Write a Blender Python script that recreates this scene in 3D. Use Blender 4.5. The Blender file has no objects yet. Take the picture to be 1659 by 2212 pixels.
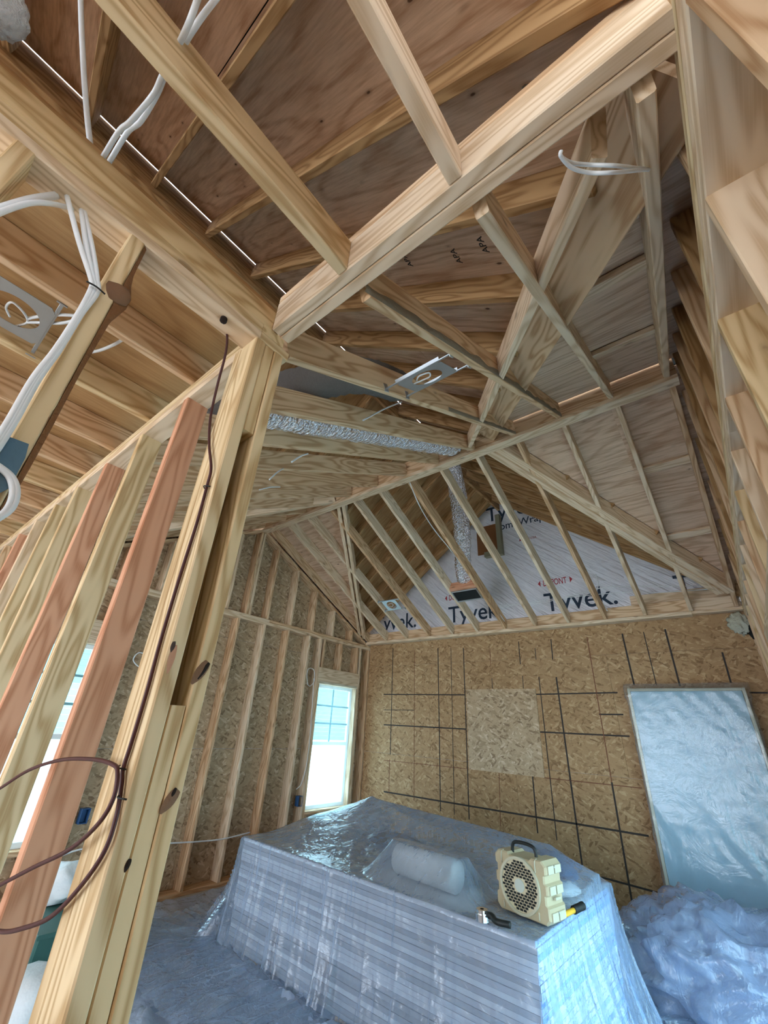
import bpy, bmesh, math, random
from mathutils import Vector, Matrix, noise
random.seed(11)
SC = bpy.context.scene
COL = SC.collection

# ------------------------------------------------------------------ camera
FPX, CX, CY, CAMZ = 886.12, 829.5, 1106.0, 1.557
RC = Matrix(((0.78192384, 0.62133503, 0.05037741),
             (-0.25435464, 0.39178481, -0.88419929),
             (-0.5691211, 0.67856278, 0.46438533)))   # rows: camera right, down, forward in world axes
cam = bpy.data.cameras.new('camera')
cam.sensor_fit = 'HORIZONTAL'; cam.sensor_width = 36.0; cam.lens = FPX / 1659 * 36.0
cam.clip_start = 0.02; cam.clip_end = 200
camo = bpy.data.objects.new('camera', cam); COL.objects.link(camo)
rr, dd, ff = RC[0], RC[1], RC[2]
camo.matrix_world = Matrix(((rr[0], -dd[0], -ff[0], 0), (rr[1], -dd[1], -ff[1], 0), (rr[2], -dd[2], -ff[2], CAMZ), (0, 0, 0, 1)))
SC.camera = camo

# ------------------------------------------------------------------ sky, sun, exposure
W = bpy.data.worlds.new('sky'); SC.world = W; W.use_nodes = True
bg = W.node_tree.nodes['Background']
bg.inputs[0].default_value = (0.77, 0.87, 1.0, 1); bg.inputs[1].default_value = 4.0
SC.view_settings.view_transform = 'Standard'; SC.view_settings.look = 'None'
SC.view_settings.exposure = 1.0; SC.view_settings.gamma = 1.0
try: SC.view_settings.use_curve_mapping = False
except Exception: pass
SC.cycles.max_bounces = 7; SC.cycles.diffuse_bounces = 4; SC.cycles.glossy_bounces = 3; SC.cycles.transmission_bounces = 4; SC.cycles.transparent_max_bounces = 10

# ------------------------------------------------------------------ pixel -> world helpers (direction only; the surface gives the distance)
CAM = Vector((0, 0, CAMZ))
def ray(x, y):
    c = ((x - CX) / FPX, (y - CY) / FPX, 1.0)
    return rr * c[0] + dd * c[1] + ff * c[2]
def PX(x, y, X): d = ray(x, y); return CAM + d * (X / d.x)
def PY(x, y, Y): d = ray(x, y); return CAM + d * (Y / d.y)
def PZ(x, y, Z): d = ray(x, y); return CAM + d * ((Z - CAMZ) / d.z)

# ------------------------------------------------------------------ materials
def newmat(name):
    m = bpy.data.materials.new(name); m.use_nodes = True
    nt = m.node_tree; nt.nodes.clear()
    out = nt.nodes.new('ShaderNodeOutputMaterial')
    return m, nt, out
class NB:
    def __init__(s, nt): s.nt = nt
    def n(s, t, **k):
        nd = s.nt.nodes.new(t)
        for a, b in k.items(): setattr(nd, a, b)
        return nd
    def link(s, a, b): s.nt.links.new(a, b)
    def val(s, nd, i, v):
        nd.inputs[i].default_value = v
    def math(s, op, a, b=None, c=None, clamp=False):
        nd = s.n('ShaderNodeMath', operation=op); nd.use_clamp = clamp
        for i, v in enumerate((a, b, c)):
            if v is None: continue
            if hasattr(v, 'is_linked') or hasattr(v, 'links'): s.link(v, nd.inputs[i])
            else: nd.inputs[i].default_value = v
        return nd.outputs[0]
    def mix(s, f, a, b, mode='MIX'):
        nd = s.n('ShaderNodeMix', data_type='RGBA', blend_type=mode)
        for i, v in ((0, f), (6, a), (7, b)):
            if hasattr(v, 'links'): s.link(v, nd.inputs[i])
            else: nd.inputs[i].default_value = v if i == 0 else (tuple(v) + (1,) if len(v) == 3 else v)
        return nd.outputs[2]
    def ramp(s, f, stops):
        nd = s.n('ShaderNodeValToRGB'); cr = nd.color_ramp
        while len(cr.elements) < len(stops): cr.elements.new(0.5)
        for e, (p, c) in zip(cr.elements, stops):
            e.position = p; e.color = (c[0], c[1], c[2], 1) if hasattr(c, '__len__') else (c, c, c, 1)
        s.link(f, nd.inputs[0]); return nd.outputs[0]
    def mapping(s, v, scale=(1, 1, 1), rot=(0, 0, 0), loc=(0, 0, 0)):
        nd = s.n('ShaderNodeMapping')
        nd.inputs['Scale'].default_value = scale; nd.inputs['Rotation'].default_value = rot; nd.inputs['Location'].default_value = loc
        s.link(v, nd.inputs[0]); return nd.outputs[0]
    def noise(s, v, scale=1, detail=2, rough=.5, dist=0):
        nd = s.n('ShaderNodeTexNoise')
        nd.inputs['Scale'].default_value = scale; nd.inputs['Detail'].default_value = detail
        nd.inputs['Roughness'].default_value = rough; nd.inputs['Distortion'].default_value = dist
        s.link(v, nd.inputs['Vector']); return nd.outputs['Fac']
    def objcoord(s):
        tc = s.n('ShaderNodeTexCoord'); oi = s.n('ShaderNodeObjectInfo')
        r = s.math('MULTIPLY', oi.outputs['Random'], 37.0)
        add = s.n('ShaderNodeVectorMath', operation='ADD')
        s.link(tc.outputs['Object'], add.inputs[0]); s.link(r, add.inputs[1])
        return add.outputs[0], oi.outputs['Random']
    def bsdf(s, out, col, rough=.7, bump=None, bstr=.3, bdist=.004, metal=0, spec=.3):
        p = s.n('ShaderNodeBsdfPrincipled')
        if hasattr(col, 'links'): s.link(col, p.inputs['Base Color'])
        else: p.inputs['Base Color'].default_value = tuple(col) + (1,)
        if hasattr(rough, 'links'): s.link(rough, p.inputs['Roughness'])
        else: p.inputs['Roughness'].default_value = rough
        p.inputs['Metallic'].default_value = metal
        p.inputs['Specular IOR Level'].default_value = spec
        if bump is not None:
            b = s.n('ShaderNodeBump'); b.inputs['Strength'].default_value = bstr; b.inputs['Distance'].default_value = bdist
            s.link(bump, b.inputs['Height']); s.link(b.outputs[0], p.inputs['Normal'])
        s.link(p.outputs[0], out.inputs[0]); return p

def lumber_mat(name, early, late, tint_a, tint_b, knots=.5):
    m, nt, out = newmat(name); B = NB(nt)
    v, rnd = B.objcoord()
    warp = B.noise(B.mapping(v, (.9, 7, 7)), 1.0, 2, .5)
    rings = B.math('SINE', B.math('MULTIPLY', warp, 75.0))
    rings = B.math('MULTIPLY_ADD', rings, .5, .5)
    rings = B.math('POWER', rings, 1.8)
    fib = B.noise(B.mapping(v, (3.0, 260, 260)), 1.0, 2, .6)
    fac = B.math('MULTIPLY', rings, B.math('MULTIPLY_ADD', fib, 1.2, .35), clamp=True)
    base = B.mix(fac, early, late)
    big = B.noise(B.mapping(v, (.5, 3, 3)), 1.0, 2, .5)
    base = B.mix(B.math('MULTIPLY_ADD', big, 1.6, -.45, clamp=True), base, B.mix(.55, base, tint_b, 'MULTIPLY'))
    base = B.mix(B.math('MULTIPLY', rnd, .8), base, B.mix(.5, base, tint_a, 'MULTIPLY'))
    vo = B.n('ShaderNodeTexVoronoi', feature='F1'); vo.inputs['Scale'].default_value = 1.0
    wob = B.n('ShaderNodeVectorMath', operation='ADD')
    nz = B.n('ShaderNodeTexNoise'); nz.inputs['Scale'].default_value = 30; B.link(v, nz.inputs['Vector'])
    sc = B.n('ShaderNodeVectorMath', operation='SCALE'); sc.inputs['Scale'].default_value = .012
    B.link(nz.outputs['Color'], sc.inputs[0]); B.link(v, wob.inputs[0]); B.link(sc.outputs[0], wob.inputs[1])
    B.link(B.mapping(wob.outputs[0], (2.6, 6.0, 6.0)), vo.inputs['Vector'])
    kn = B.ramp(vo.outputs['Distance'], [(0, 1.0), (.055, 1.0), (.075, .35), (.12, 0.0)])
    base = B.mix(B.math('MULTIPLY', kn, knots), base, (.13, .06, .028))
    B.bsdf(out, base, .72)
    return m
M = {}
M['pine'] = lumber_mat('pine', (.73, .535, .345), (.48, .295, .155), (.97, .82, .66), (.90, .74, .58))
M['pale'] = lumber_mat('pale_pine', (.80, .65, .475), (.60, .435, .275), (.97, .88, .78), (.92, .80, .66))
M['yellow'] = lumber_mat('yellow_pine', (.75, .585, .36), (.50, .335, .165), (.95, .89, .76), (.92, .80, .60))
M['red'] = lumber_mat('red_fir', (.70, .37, .225), (.52, .235, .125), (.95, .88, .84), (.92, .78, .70))
M['attic'] = lumber_mat('dim_attic_pine', (.50, .32, .155), (.30, .165, .065), (.92, .80, .66), (.80, .66, .50))  # pine browned for the roof: dim bounce light put into the colour

def ply_mat(name, a, b, c, marks):
    m, nt, out = newmat(name); B = NB(nt)
    v, rnd = B.objcoord()
    warp = B.noise(B.mapping(v, (.55, 2.6, 2.6)), 1.0, 3, .55, .4)
    rings = B.math('SINE', B.math('MULTIPLY', warp, 70.0))
    rings = B.math('MULTIPLY_ADD', rings, .5, .5)
    fib = B.noise(B.mapping(v, (5, 80, 80)), 1.0, 3, .7)
    fac = B.math('ADD', B.math('MULTIPLY', B.math('POWER', rings, 2.0), .55), B.math('MULTIPLY_ADD', fib, 1.9, -.75), clamp=True)
    base = B.mix(fac, a, b)
    big = B.noise(v, 1.7, 3, .55)
    base = B.mix(B.math('MULTIPLY_ADD', big, 2.2, -.7, clamp=True), base, B.mix(.6, base, c, 'MULTIPLY'))
    vo = B.n('ShaderNodeTexVoronoi', feature='F1'); vo.inputs['Scale'].default_value = 1.0
    B.link(B.mapping(v, (4.2, 10.5, 10.5)), vo.inputs['Vector'])
    kn = B.ramp(vo.outputs['Distance'], [(0, 1.0), (.05, 1.0), (.07, .3), (.14, 0.0)])
    patch = B.ramp(B.noise(v, 1.3, 1, .5), [(0, 0), (.42, 0), (.50, 1.0)])
    base = B.mix(B.math('MULTIPLY', B.math('MULTIPLY', kn, patch), marks), base, (.09, .045, .025))
    B.bsdf(out, base, .78)
    return m
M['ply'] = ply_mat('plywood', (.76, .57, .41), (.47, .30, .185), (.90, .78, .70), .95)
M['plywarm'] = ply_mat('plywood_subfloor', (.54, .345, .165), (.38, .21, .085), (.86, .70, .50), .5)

def osb_mat(name, lo, mid, hi, dark):
    m, nt, out = newmat(name); B = NB(nt)
    v, rnd = B.objcoord()
    layers = []
    for k, (ang, sc) in enumerate(((.2, 1.0), (1.15, 1.1), (2.2, .9), (.75, 1.0), (2.75, 1.05))):
        vo = B.n('ShaderNodeTexVoronoi', feature='F1'); vo.voronoi_dimensions = '2D'; vo.inputs['Scale'].default_value = 1.0
        B.link(B.mapping(B.mapping(v, (1, 1, 1), (0, 0, ang), (3.1 * k, 1.7 * k, .5 * k)), (15 * sc, 48 * sc, 20)), vo.inputs['Vector'])
        sep = B.n('ShaderNodeSeparateColor'); B.link(vo.outputs['Color'], sep.inputs[0])
        layers.append((sep.outputs[0], sep.outputs[1], vo.outputs['Distance']))
    f = layers[0][0]; h = layers[0][2]
    for k in (1, 2, 3, 4):
        sel = B.math('GREATER_THAN', layers[k][1], .66)
        mx = B.n('ShaderNodeMix', data_type='FLOAT'); B.link(sel, mx.inputs[0]); B.link(f, mx.inputs[2]); B.link(layers[k][0], mx.inputs[3]); f = mx.outputs[0]
        mx = B.n('ShaderNodeMix', data_type='FLOAT'); B.link(sel, mx.inputs[0]); B.link(h, mx.inputs[2]); B.link(layers[k][2], mx.inputs[3]); h = mx.outputs[0]
    fib = B.noise(B.mapping(v, (30, 140, 140)), 1.0, 2, .6)
    f2 = B.math('ADD', f, B.math('MULTIPLY_ADD', fib, .5, -.25))
    base = B.ramp(f2, [(0.02, dark), (.16, lo), (.5, mid), (.82, mid), (.97, hi)])
    big = B.noise(v, 1.1, 3, .5)
    base = B.mix(B.math('MULTIPLY_ADD', big, 1.8, -.6, clamp=True), base, B.mix(.5, base, (.82, .70, .58), 'MULTIPLY'))
    B.bsdf(out, base, .68)
    return m
M['osb'] = osb_mat('osb', (.40, .28, .165), (.52, .375, .235), (.68, .53, .37), (.27, .175, .10))
M['osbwarm'] = osb_mat('osb_amber', (.35, .205, .095), (.425, .262, .13), (.54, .37, .205), (.24, .135, .06))

def plain(name, col, rough=.6, metal=0, spec=.3, bumpscale=None, bstr=.3, bdist=.004):
    m, nt, out = newmat(name); B = NB(nt)
    v, rnd = B.objcoord()
    nz = B.noise(v, bumpscale or 40, 3, .6)
    c = B.mix(B.math('MULTIPLY', nz, .35), col, tuple(x * .72 for x in col))
    B.bsdf(out, c, rough, nz if bumpscale else None, bstr, bdist, metal, spec)
    return m
M['white_cable'] = plain('white_cable_jacket', (.80, .82, .82), .4)
M['brown_cable'] = plain('brown_cable_jacket', (.085, .030, .030), .5)
M['bark'] = plain('bark', (.23, .095, .035), .9, bumpscale=60, bstr=1.0, bdist=.01)
M['knot'] = plain('knot_wood', (.22, .115, .06), .7, bumpscale=90)
M['knot_hole'] = plain('knot_hole', (.02, .012, .008), .9)
M['mould'] = plain('grey_bark_remnant', (.27, .22, .155), .9, bumpscale=45, bstr=1, bdist=.01)
M['marker'] = plain('marker_ink', (.045, .035, .03), .7)
M['pencil'] = plain('red_chalk', (.20, .075, .04), .8)
M['tape'] = plain('blue_grey_tape', (.10, .19, .26), .65, bumpscale=120)
M['galv'] = plain('galvanised_steel', (.46, .49, .50), .42, .75, .5, bumpscale=25, bstr=.1)
M['bluebox'] = plain('blue_plastic', (.03, .10, .25), .5)
M['tan'] = plain('tan_plastic', (.58, .50, .33), .55, bumpscale=300, bstr=.15, bdist=.001)
M['tan_dk'] = plain('worn_tan_plastic', (.45, .37, .23), .55, bumpscale=200, bstr=.15, bdist=.001)
M['tan_lt'] = plain('pale_tan_plastic', (.50, .46, .33), .5)
M['black'] = plain('black_plastic', (.015, .017, .016), .45)
M['hub'] = plain('grey_badge', (.50, .53, .46), .4)
M['chrome'] = plain('chrome', (.78, .79, .80), .12, 1.0, .5)
M['yellowp'] = plain('yellow_plastic', (.80, .45, .04), .45)
M['gypsum_face'] = plain('drywall_paper', (.60, .60, .57), .85, bumpscale=200, bstr=.08)
M['bagpaper'] = plain('white_bag_paper', (.78, .80, .80), .6, bumpscale=12, bstr=.5, bdist=.02)
M['navy_print'] = plain('navy_print', (.05, .06, .30), .5)
M['tyvek_ink'] = plain('dark_ink', (.022, .04, .07), .7)
M['tyvek_red'] = plain('red_ink', (.42, .04, .05), .7)
M['doorw'] = plain('primed_door', (.36, .52, .60), .5)
M['doorjamb'] = plain('primed_jamb', (.66, .62, .48), .6)
M['doorred'] = plain('brown_weatherstrip', (.22, .08, .06), .6)
M['vinyl'] = plain('white_vinyl', (.80, .84, .85), .4)
M['muntin'] = plain('backlit_grille', (.20, .38, .42), .5)  # white bars coloured teal: their backlit shade is in the colour
M['rollw'] = plain('white_roll', (.80, .82, .80), .8, bumpscale=60, bstr=.2)
M['foam'] = plain('pale_foam', (.55, .54, .42), .9, bumpscale=30, bstr=.8, bdist=.02)
M['greyfuzz'] = plain('grey_duct_jacket', (.14, .125, .11), .9, bumpscale=80, bstr=.8, bdist=.01)
M['fluff'] = plain('white_insulation', (.70, .70, .70), .95, bumpscale=70, bstr=1, bdist=.02)
M['green'] = plain('dark_green_plastic', (.05, .13, .11), .5)
M['pinktape'] = plain('pink_insulation', (.55, .22, .20), .8, bumpscale=40)
M['dark'] = plain('dark_interior', (.012, .014, .014), .8)
M['slabfloor'] = plain('subfloor', (.46, .44, .41), .85, bumpscale=20)
M['ground'] = plain('pale_gravel_ground', (.86, .84, .80), .9, bumpscale=4)  # made paler to stand in for sunlight on the ground
M['ventwood'] = plain('green_treated_wood', (.26, .25, .17), .85, bumpscale=50)

def tyvek():
    m, nt, out = newmat('house_wrap_film'); B = NB(nt)
    v, rnd = B.objcoord()
    w = B.noise(B.mapping(B.mapping(v, (1, 1, 1), (0, 0, -.7)), (2.0, 16, 4)), 1.0, 3, .55, .5)
    col = B.mix(B.noise(v, 14, 2, .5), (.80, .80, .83), (.68, .67, .71))
    B.bsdf(out, col, .55, w, .9, .05)
    return m
M['tyvek'] = tyvek()
def foil():
    m, nt, out = newmat('foil_duct'); B = NB(nt)
    v, rnd = B.objcoord()
    w = B.n('ShaderNodeTexVoronoi', feature='F1'); w.inputs['Scale'].default_value = 1
    B.link(B.mapping(v, (30, 60, 60)), w.inputs['Vector'])
    h = B.math('ADD', w.outputs['Distance'], B.noise(v, 60, 3, .6))
    B.bsdf(out, (.90, .91, .94), .17, h, 1.0, .02, 1.0, .5)
    return m
M['foil'] = foil()
def film(name, amt, tint, wr, bscale, bstr, milk=.6, noise_amt=.12):
    m, nt, out = newmat(name); B = NB(nt)
    v, rnd = B.objcoord()
    nz = B.noise(v, bscale, 4, .6, 1.2)
    st = B.noise(B.mapping(v, (bscale * 2, bscale * 2, bscale * .25)), 1.0, 3, .6, .5)
    h = B.math('ADD', nz, st)
    b = B.n('ShaderNodeBump'); b.inputs['Strength'].default_value = bstr; b.inputs['Distance'].default_value = .03
    B.link(h, b.inputs['Height'])
    tr = B.n('ShaderNodeBsdfTransparent'); tr.inputs[0].default_value = (.93, .96, .98, 1)
    gl = B.n('ShaderNodeBsdfGlossy'); gl.inputs['Roughness'].default_value = wr; gl.inputs[0].default_value = (1, 1, 1, 1)
    df = B.n('ShaderNodeBsdfDiffuse'); df.inputs[0].default_value = tint + (1,)
    tl = B.n('ShaderNodeBsdfTranslucent'); tl.inputs[0].default_value = tint + (1,)
    for s in (gl, df, tl): B.link(b.outputs[0], s.inputs['Normal'])
    m1 = B.n('ShaderNodeMixShader'); m1.inputs[0].default_value = .35; B.link(df.outputs[0], m1.inputs[1]); B.link(tl.outputs[0], m1.inputs[2])
    fr = B.n('ShaderNodeFresnel'); fr.inputs[0].default_value = 1.5; B.link(b.outputs[0], fr.inputs['Normal'])
    m2 = B.n('ShaderNodeMixShader'); B.link(B.math('MULTIPLY_ADD', fr.outputs[0], .8, .02, clamp=True), m2.inputs[0])
    lw = B.n('ShaderNodeLayerWeight'); lw.inputs[0].default_value = .35; B.link(b.outputs[0], lw.inputs['Normal'])
    milkf = B.math('ADD', B.math('MULTIPLY_ADD', st, noise_amt, amt - noise_amt * .5), B.math('MULTIPLY', lw.outputs['Facing'], .30), clamp=True)
    m3 = B.n('ShaderNodeMixShader'); B.link(milkf, m3.inputs[0]); B.link(tr.outputs[0], m3.inputs[1]); B.link(m1.outputs[0], m3.inputs[2])
    B.link(m3.outputs[0], m2.inputs[1]); B.link(gl.outputs[0], m2.inputs[2])
    B.link(m2.outputs[0], out.inputs[0])
    return m
M['film'] = film('clear_plastic_film', .20, (.60, .76, 1.0), .11, 6, .45, noise_amt=.20)  # blue in the tint stands for the bluish daylight low in the room
M['filmfloor'] = film('plastic_floor_film', .70, (.66, .78, 1.0), .16, 5, .6)  # cool daylight on the floor film is put into its tint
M['filmbag'] = film('plastic_bag_film', .42, (.50, .62, .90), .10, 7, .6)
M['filmwrap'] = film('thin_wrap_film', .10, (.80, .90, .95), .12, 6, .25)
def glass():
    m, nt, out = newmat('window_glass'); B = NB(nt)
    tr = B.n('ShaderNodeBsdfTransparent'); tr.inputs[0].default_value = (.80, .97, 1.0, 1)
    gl = B.n('ShaderNodeBsdfGlossy'); gl.inputs['Roughness'].default_value = .02
    mx = B.n('ShaderNodeMixShader'); mx.inputs[0].default_value = .06
    B.link(tr.outputs[0], mx.inputs[1]); B.link(gl.outputs[0], mx.inputs[2]); B.link(mx.outputs[0], out.inputs[0])
    return m
M['glass'] = glass()
def gyp_edge():
    m, nt, out = newmat('drywall_edges'); B = NB(nt)
    v, rnd = B.objcoord()
    c = B.mix(B.math('POWER', rnd, 1.4), (.53, .57, .63), (.17, .18, .21))
    c = B.mix(B.math('MULTIPLY', B.noise(B.mapping(v, (1.5, 1.5, 90)), 1.0, 2, .5), .5), c, (.30, .28, .26))
    B.bsdf(out, c, .9)
    return m
M['gyp'] = gyp_edge()
def tape_print():
    m, nt, out = newmat('printed_end_tape'); B = NB(nt)
    v, rnd = B.objcoord()
    br = B.n('ShaderNodeTexBrick'); B.link(B.mapping(v, (1, 1, 1), (math.radians(90), 0, math.radians(90))), br.inputs['Vector'])
    br.inputs['Scale'].default_value = 9; br.inputs['Mortar Size'].default_value = .02
    br.inputs['Color1'].default_value = (.10, .38, .76, 1); br.inputs['Color2'].default_value = (.60, .68, .80, 1); br.inputs['Mortar'].default_value = (.60, .68, .80, 1)
    br.inputs['Bias'].default_value = .15
    n2 = B.ramp(B.noise(B.mapping(v, (30, 30, 60)), 1, 1, .5), [(0, 0), (.57, 0), (.60, 1)])
    c = B.mix(B.math('MULTIPLY', n2, .6), br.outputs['Color'], (.10, .16, .55))
    B.bsdf(out, c, .5)
    return m
M['endtape'] = tape_print()

# ------------------------------------------------------------------ object helpers
def link(o, parent=None):
    COL.objects.link(o)
    if parent is not None: o.parent = parent
    return o
def mesh_obj(name, me, mat, parent=None):
    o = bpy.data.objects.new(name, me)
    if mat is not None and len(me.materials) == 0: me.materials.append(M[mat])
    return link(o, parent)
def from_data(name, vs, fs, mat, parent=None, smooth=False):
    me = bpy.data.meshes.new(name); me.from_pydata([tuple(v) for v in vs], [], fs); me.update()
    if smooth:
        for p in me.polygons: p.use_smooth = True
    return mesh_obj(name, me, mat, parent)
def empty(name, loc=(0, 0, 0), rz=0):
    o = bpy.data.objects.new(name, None); o.location = loc; o.rotation_euler = (0, 0, rz); o.empty_display_size = .1
    return link(o)
def tag(o, label, cat, group=None):
    o['label'] = label; o['category'] = cat
    if group: o['group'] = group
    return o
def structure(name, label, cat, loc=(0, 0, 0)):
    o = empty(name, loc); o['kind'] = 'structure'; o['label'] = label; o['category'] = cat
    return o
_cache = {}
def box_mesh(L, Wd, T, mat, ch=None):
    key = (round(L, 4), round(Wd, 4), round(T, 4), mat)
    if key in _cache: return _cache[key]
    c = min(.0035, Wd * .2, T * .2) if ch is None else ch
    y, z = T / 2, Wd / 2
    prof = [(-y + c, -z), (y - c, -z), (y, -z + c), (y, z - c), (y - c, z), (-y + c, z), (-y, z - c), (-y, -z + c)]
    vs = [(-L / 2, a, b) for a, b in prof] + [(L / 2, a, b) for a, b in prof]
    fs = [(i, (i + 1) % 8, (i + 1) % 8 + 8, i + 8) for i in range(8)] + [tuple(range(7, -1, -1)), tuple(range(8, 16))]
    fs = [tuple(reversed(f)) if len(f) == 4 else f for f in fs]
    me = bpy.data.meshes.new('board'); me.from_pydata(vs, [], fs)
    bm = bmesh.new(); bm.from_mesh(me); bmesh.ops.recalc_face_normals(bm, faces=bm.faces); bm.to_mesh(me); bm.free()
    me.materials.append(M[mat]); _cache[key] = me
    return me
def board(name, p0, p1, wd, t, up, mat, parent):
    """straight timber from p0 to p1 (centre line); wd measured along 'up', t across it"""
    p0 = Vector(p0); p1 = Vector(p1); d = (p1 - p0); L = d.length; x = d.normalized()
    z = Vector(up); z = (z - x * z.dot(x)).normalized(); y = z.cross(x)
    o = bpy.data.objects.new(name, box_mesh(L, wd, t, mat))
    mid = (p0 + p1) / 2
    mw = Matrix((x, y, z)).transposed().to_4x4(); mw.translation = mid
    link(o, parent)
    if parent is not None and parent.get('kind') != 'structure': o.matrix_local = mw      # parts of things: own coordinates
    else: o.matrix_local = parent_matrix(parent).inverted() @ mw
    return o
def parent_matrix(p):
    m = Matrix()
    while p is not None:
        m = Matrix.LocRotScale(p.location, p.rotation_euler, p.scale) @ m
        p = p.parent
    return m
def cuboid(name, lo, hi, mat, parent, axis=None):
    """axis-aligned block; the grain follows the longest side unless axis is given"""
    lo = Vector(lo); hi = Vector(hi); s = hi - lo; c = (lo + hi) / 2
    ax = axis if axis is not None else max(range(3), key=lambda i: s[i])
    h = [None] * 3; d = Vector((0, 0, 0)); d[ax] = s[ax] / 2
    rest = [i for i in range(3) if i != ax]
    up = Vector((0, 0, 0)); up[rest[1]] = 1
    return board(name, c - d, c + d, s[rest[1]], s[rest[0]], up, mat, parent)
def prism(name, poly, nrm, th, mat, parent, xdir):
    """flat panel: convex polygon (world points) thickened along nrm; local X follows xdir"""
    n = Vector(nrm).normalized(); x = Vector(xdir); x = (x - n * x.dot(n)).normalized(); y = n.cross(x)
    c = sum((Vector(p) for p in poly), Vector()) / len(poly)
    q = [((Vector(p) - c).dot(x), (Vector(p) - c).dot(y)) for p in poly]
    k = len(q)
    vs = [(a, b, 0) for a, b in q] + [(a, b, th) for a, b in q]
    fs = [tuple(range(k - 1, -1, -1)), tuple(range(k, 2 * k))] + [(i, (i + 1) % k, (i + 1) % k + k, i + k) for i in range(k)]
    me = bpy.data.meshes.new(name); me.from_pydata(vs, [], fs)
    bm = bmesh.new(); bm.from_mesh(me); bmesh.ops.recalc_face_normals(bm, faces=bm.faces); bm.to_mesh(me); bm.free()
    o = mesh_obj(name, me, mat, parent)
    mw = Matrix((x, y, n)).transposed().to_4x4(); mw.translation = c
    o.matrix_local = parent_matrix(parent).inverted() @ mw
    return o
def clip(poly, a, b, c):
    """keep a*x+b*y<=c"""
    out = []
    for i in range(len(poly)):
        p, q = poly[i], poly[(i + 1) % len(poly)]
        fp, fq = a * p[0] + b * p[1] - c, a * q[0] + b * q[1] - c
        if fp <= 1e-9: out.append(p)
        if (fp < -1e-9 and fq > 1e-9) or (fp > 1e-9 and fq < -1e-9):
            t = fp / (fp - fq); out.append((p[0] + t * (q[0] - p[0]), p[1] + t * (q[1] - p[1])))
    return out
def spline(pts, n=8):
    pts = [Vector(p) for p in pts]; P = [pts[0] * 2 - pts[1]] + pts + [pts[-1] * 2 - pts[-2]]
    out = []
    for i in range(1, len(P) - 2):
        for k in range(n):
            t = k / n; a, b, c, d = P[i - 1], P[i], P[i + 1], P[i + 2]
            out.append(.5 * (2 * b + (c - a) * t + (2 * a - 5 * b + 4 * c - d) * t * t + (3 * b - a - 3 * c + d) * t ** 3))
    out.append(pts[-1]); return out
def tube(name, pts, r, mat, parent=None, sides=8, n=8, flat=1.0, smooth=True, rfun=None, raw=False):
    P = [Vector(p) for p in pts] if raw else spline(pts, n)
    t0 = (P[1] - P[0]).normalized(); u = t0.orthogonal().normalized()
    vs, fs = [], []
    for i, p in enumerate(P):
        t = (P[min(i + 1, len(P) - 1)] - P[max(i - 1, 0)]).normalized()
        u = (u - t * u.dot(t)).normalized(); w = t.cross(u)
        for k in range(sides):
            a = 2 * math.pi * k / sides; rk = r if rfun is None else rfun(i / (len(P) - 1), a)
            vs.append(p + u * (math.cos(a) * rk) + w * (math.sin(a) * rk * flat))
    for i in range(len(P) - 1):
        for k in range(sides):
            fs.append((i * sides + k, i * sides + (k + 1) % sides, (i + 1) * sides + (k + 1) % sides, (i + 1) * sides + k))
    fs.append(tuple(range(sides - 1, -1, -1))); fs.append(tuple(range((len(P) - 1) * sides, len(P) * sides)))
    c = vs[0].copy() if parent is None else Vector()
    o = from_data(name, [v - c for v in vs], fs, mat, parent, smooth)
    o.location = c
    return o
def blob(name, loc, size, mat, parent=None, sub=3, amp=.0, freq=3, seed=0, flat_bottom=None, shade=True):
    bm = bmesh.new(); bmesh.ops.create_icosphere(bm, subdivisions=sub, radius=1.0)
    for v in bm.verts:
        d = v.co.normalized()
        k = 1 + amp * (noise.noise(d * freq + Vector((seed, 0, 0))) + .5 * abs(noise.noise(d * freq * 2.7 + Vector((0, seed, 0)))))
        v.co = Vector((d.x * size[0] * k, d.y * size[1] * k, d.z * size[2] * k))
        if flat_bottom is not None and v.co.z < flat_bottom: v.co.z = flat_bottom
    me = bpy.data.meshes.new(name); bm.to_mesh(me); bm.free()
    if shade:
        for p in me.polygons: p.use_smooth = True
    o = mesh_obj(name, me, mat, parent); o.location = loc
    return o

# ------------------------------------------------------------------ dimensions read from the photograph (metres)
XL, XR, YB = -4.77, 0.23, 5.53          # faces of the exterior walls
ZP, ZT = 2.70, 2.776                     # underside and top of the double top plates
XM, ZM, SM = -2.30, 4.96, 0.75           # main roof: ridge position, underside of its deck at the ridge, slope
YC, ZC, SCR = 3.05, 4.16, 0.50           # cross roof
D26 = .140; TK = .038; W4 = .089
Z_ = Vector((0, 0, 1))
def zmain(X): return ZM - SM * abs(X - XM)
def zcross(Y): return ZC - SCR * abs(Y - YC)
XV0 = XM + (ZM - ZC) / SM                # where the valleys leave the cross ridge (right side)
YF = -3.6                                # open end of the building behind the camera

# ------------------------------------------------------------------ floor, ground
floor = structure('floor', 'subfloor of the room under plastic sheeting', 'floor')
cuboid('subfloor_deck', (XL - .17, YF, -.06), (XR + .14, YB + .1, 0), 'slabfloor', floor)
ground = from_data('ground', [(-90, -90, -.35), (90, -90, -.35), (90, 90, -.35), (-90, 90, -.35)], [(0, 1, 2, 3)], 'ground')
ground['kind'] = 'structure'; ground['label'] = 'bright pale ground outside the windows'; ground['category'] = 'ground'

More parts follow.
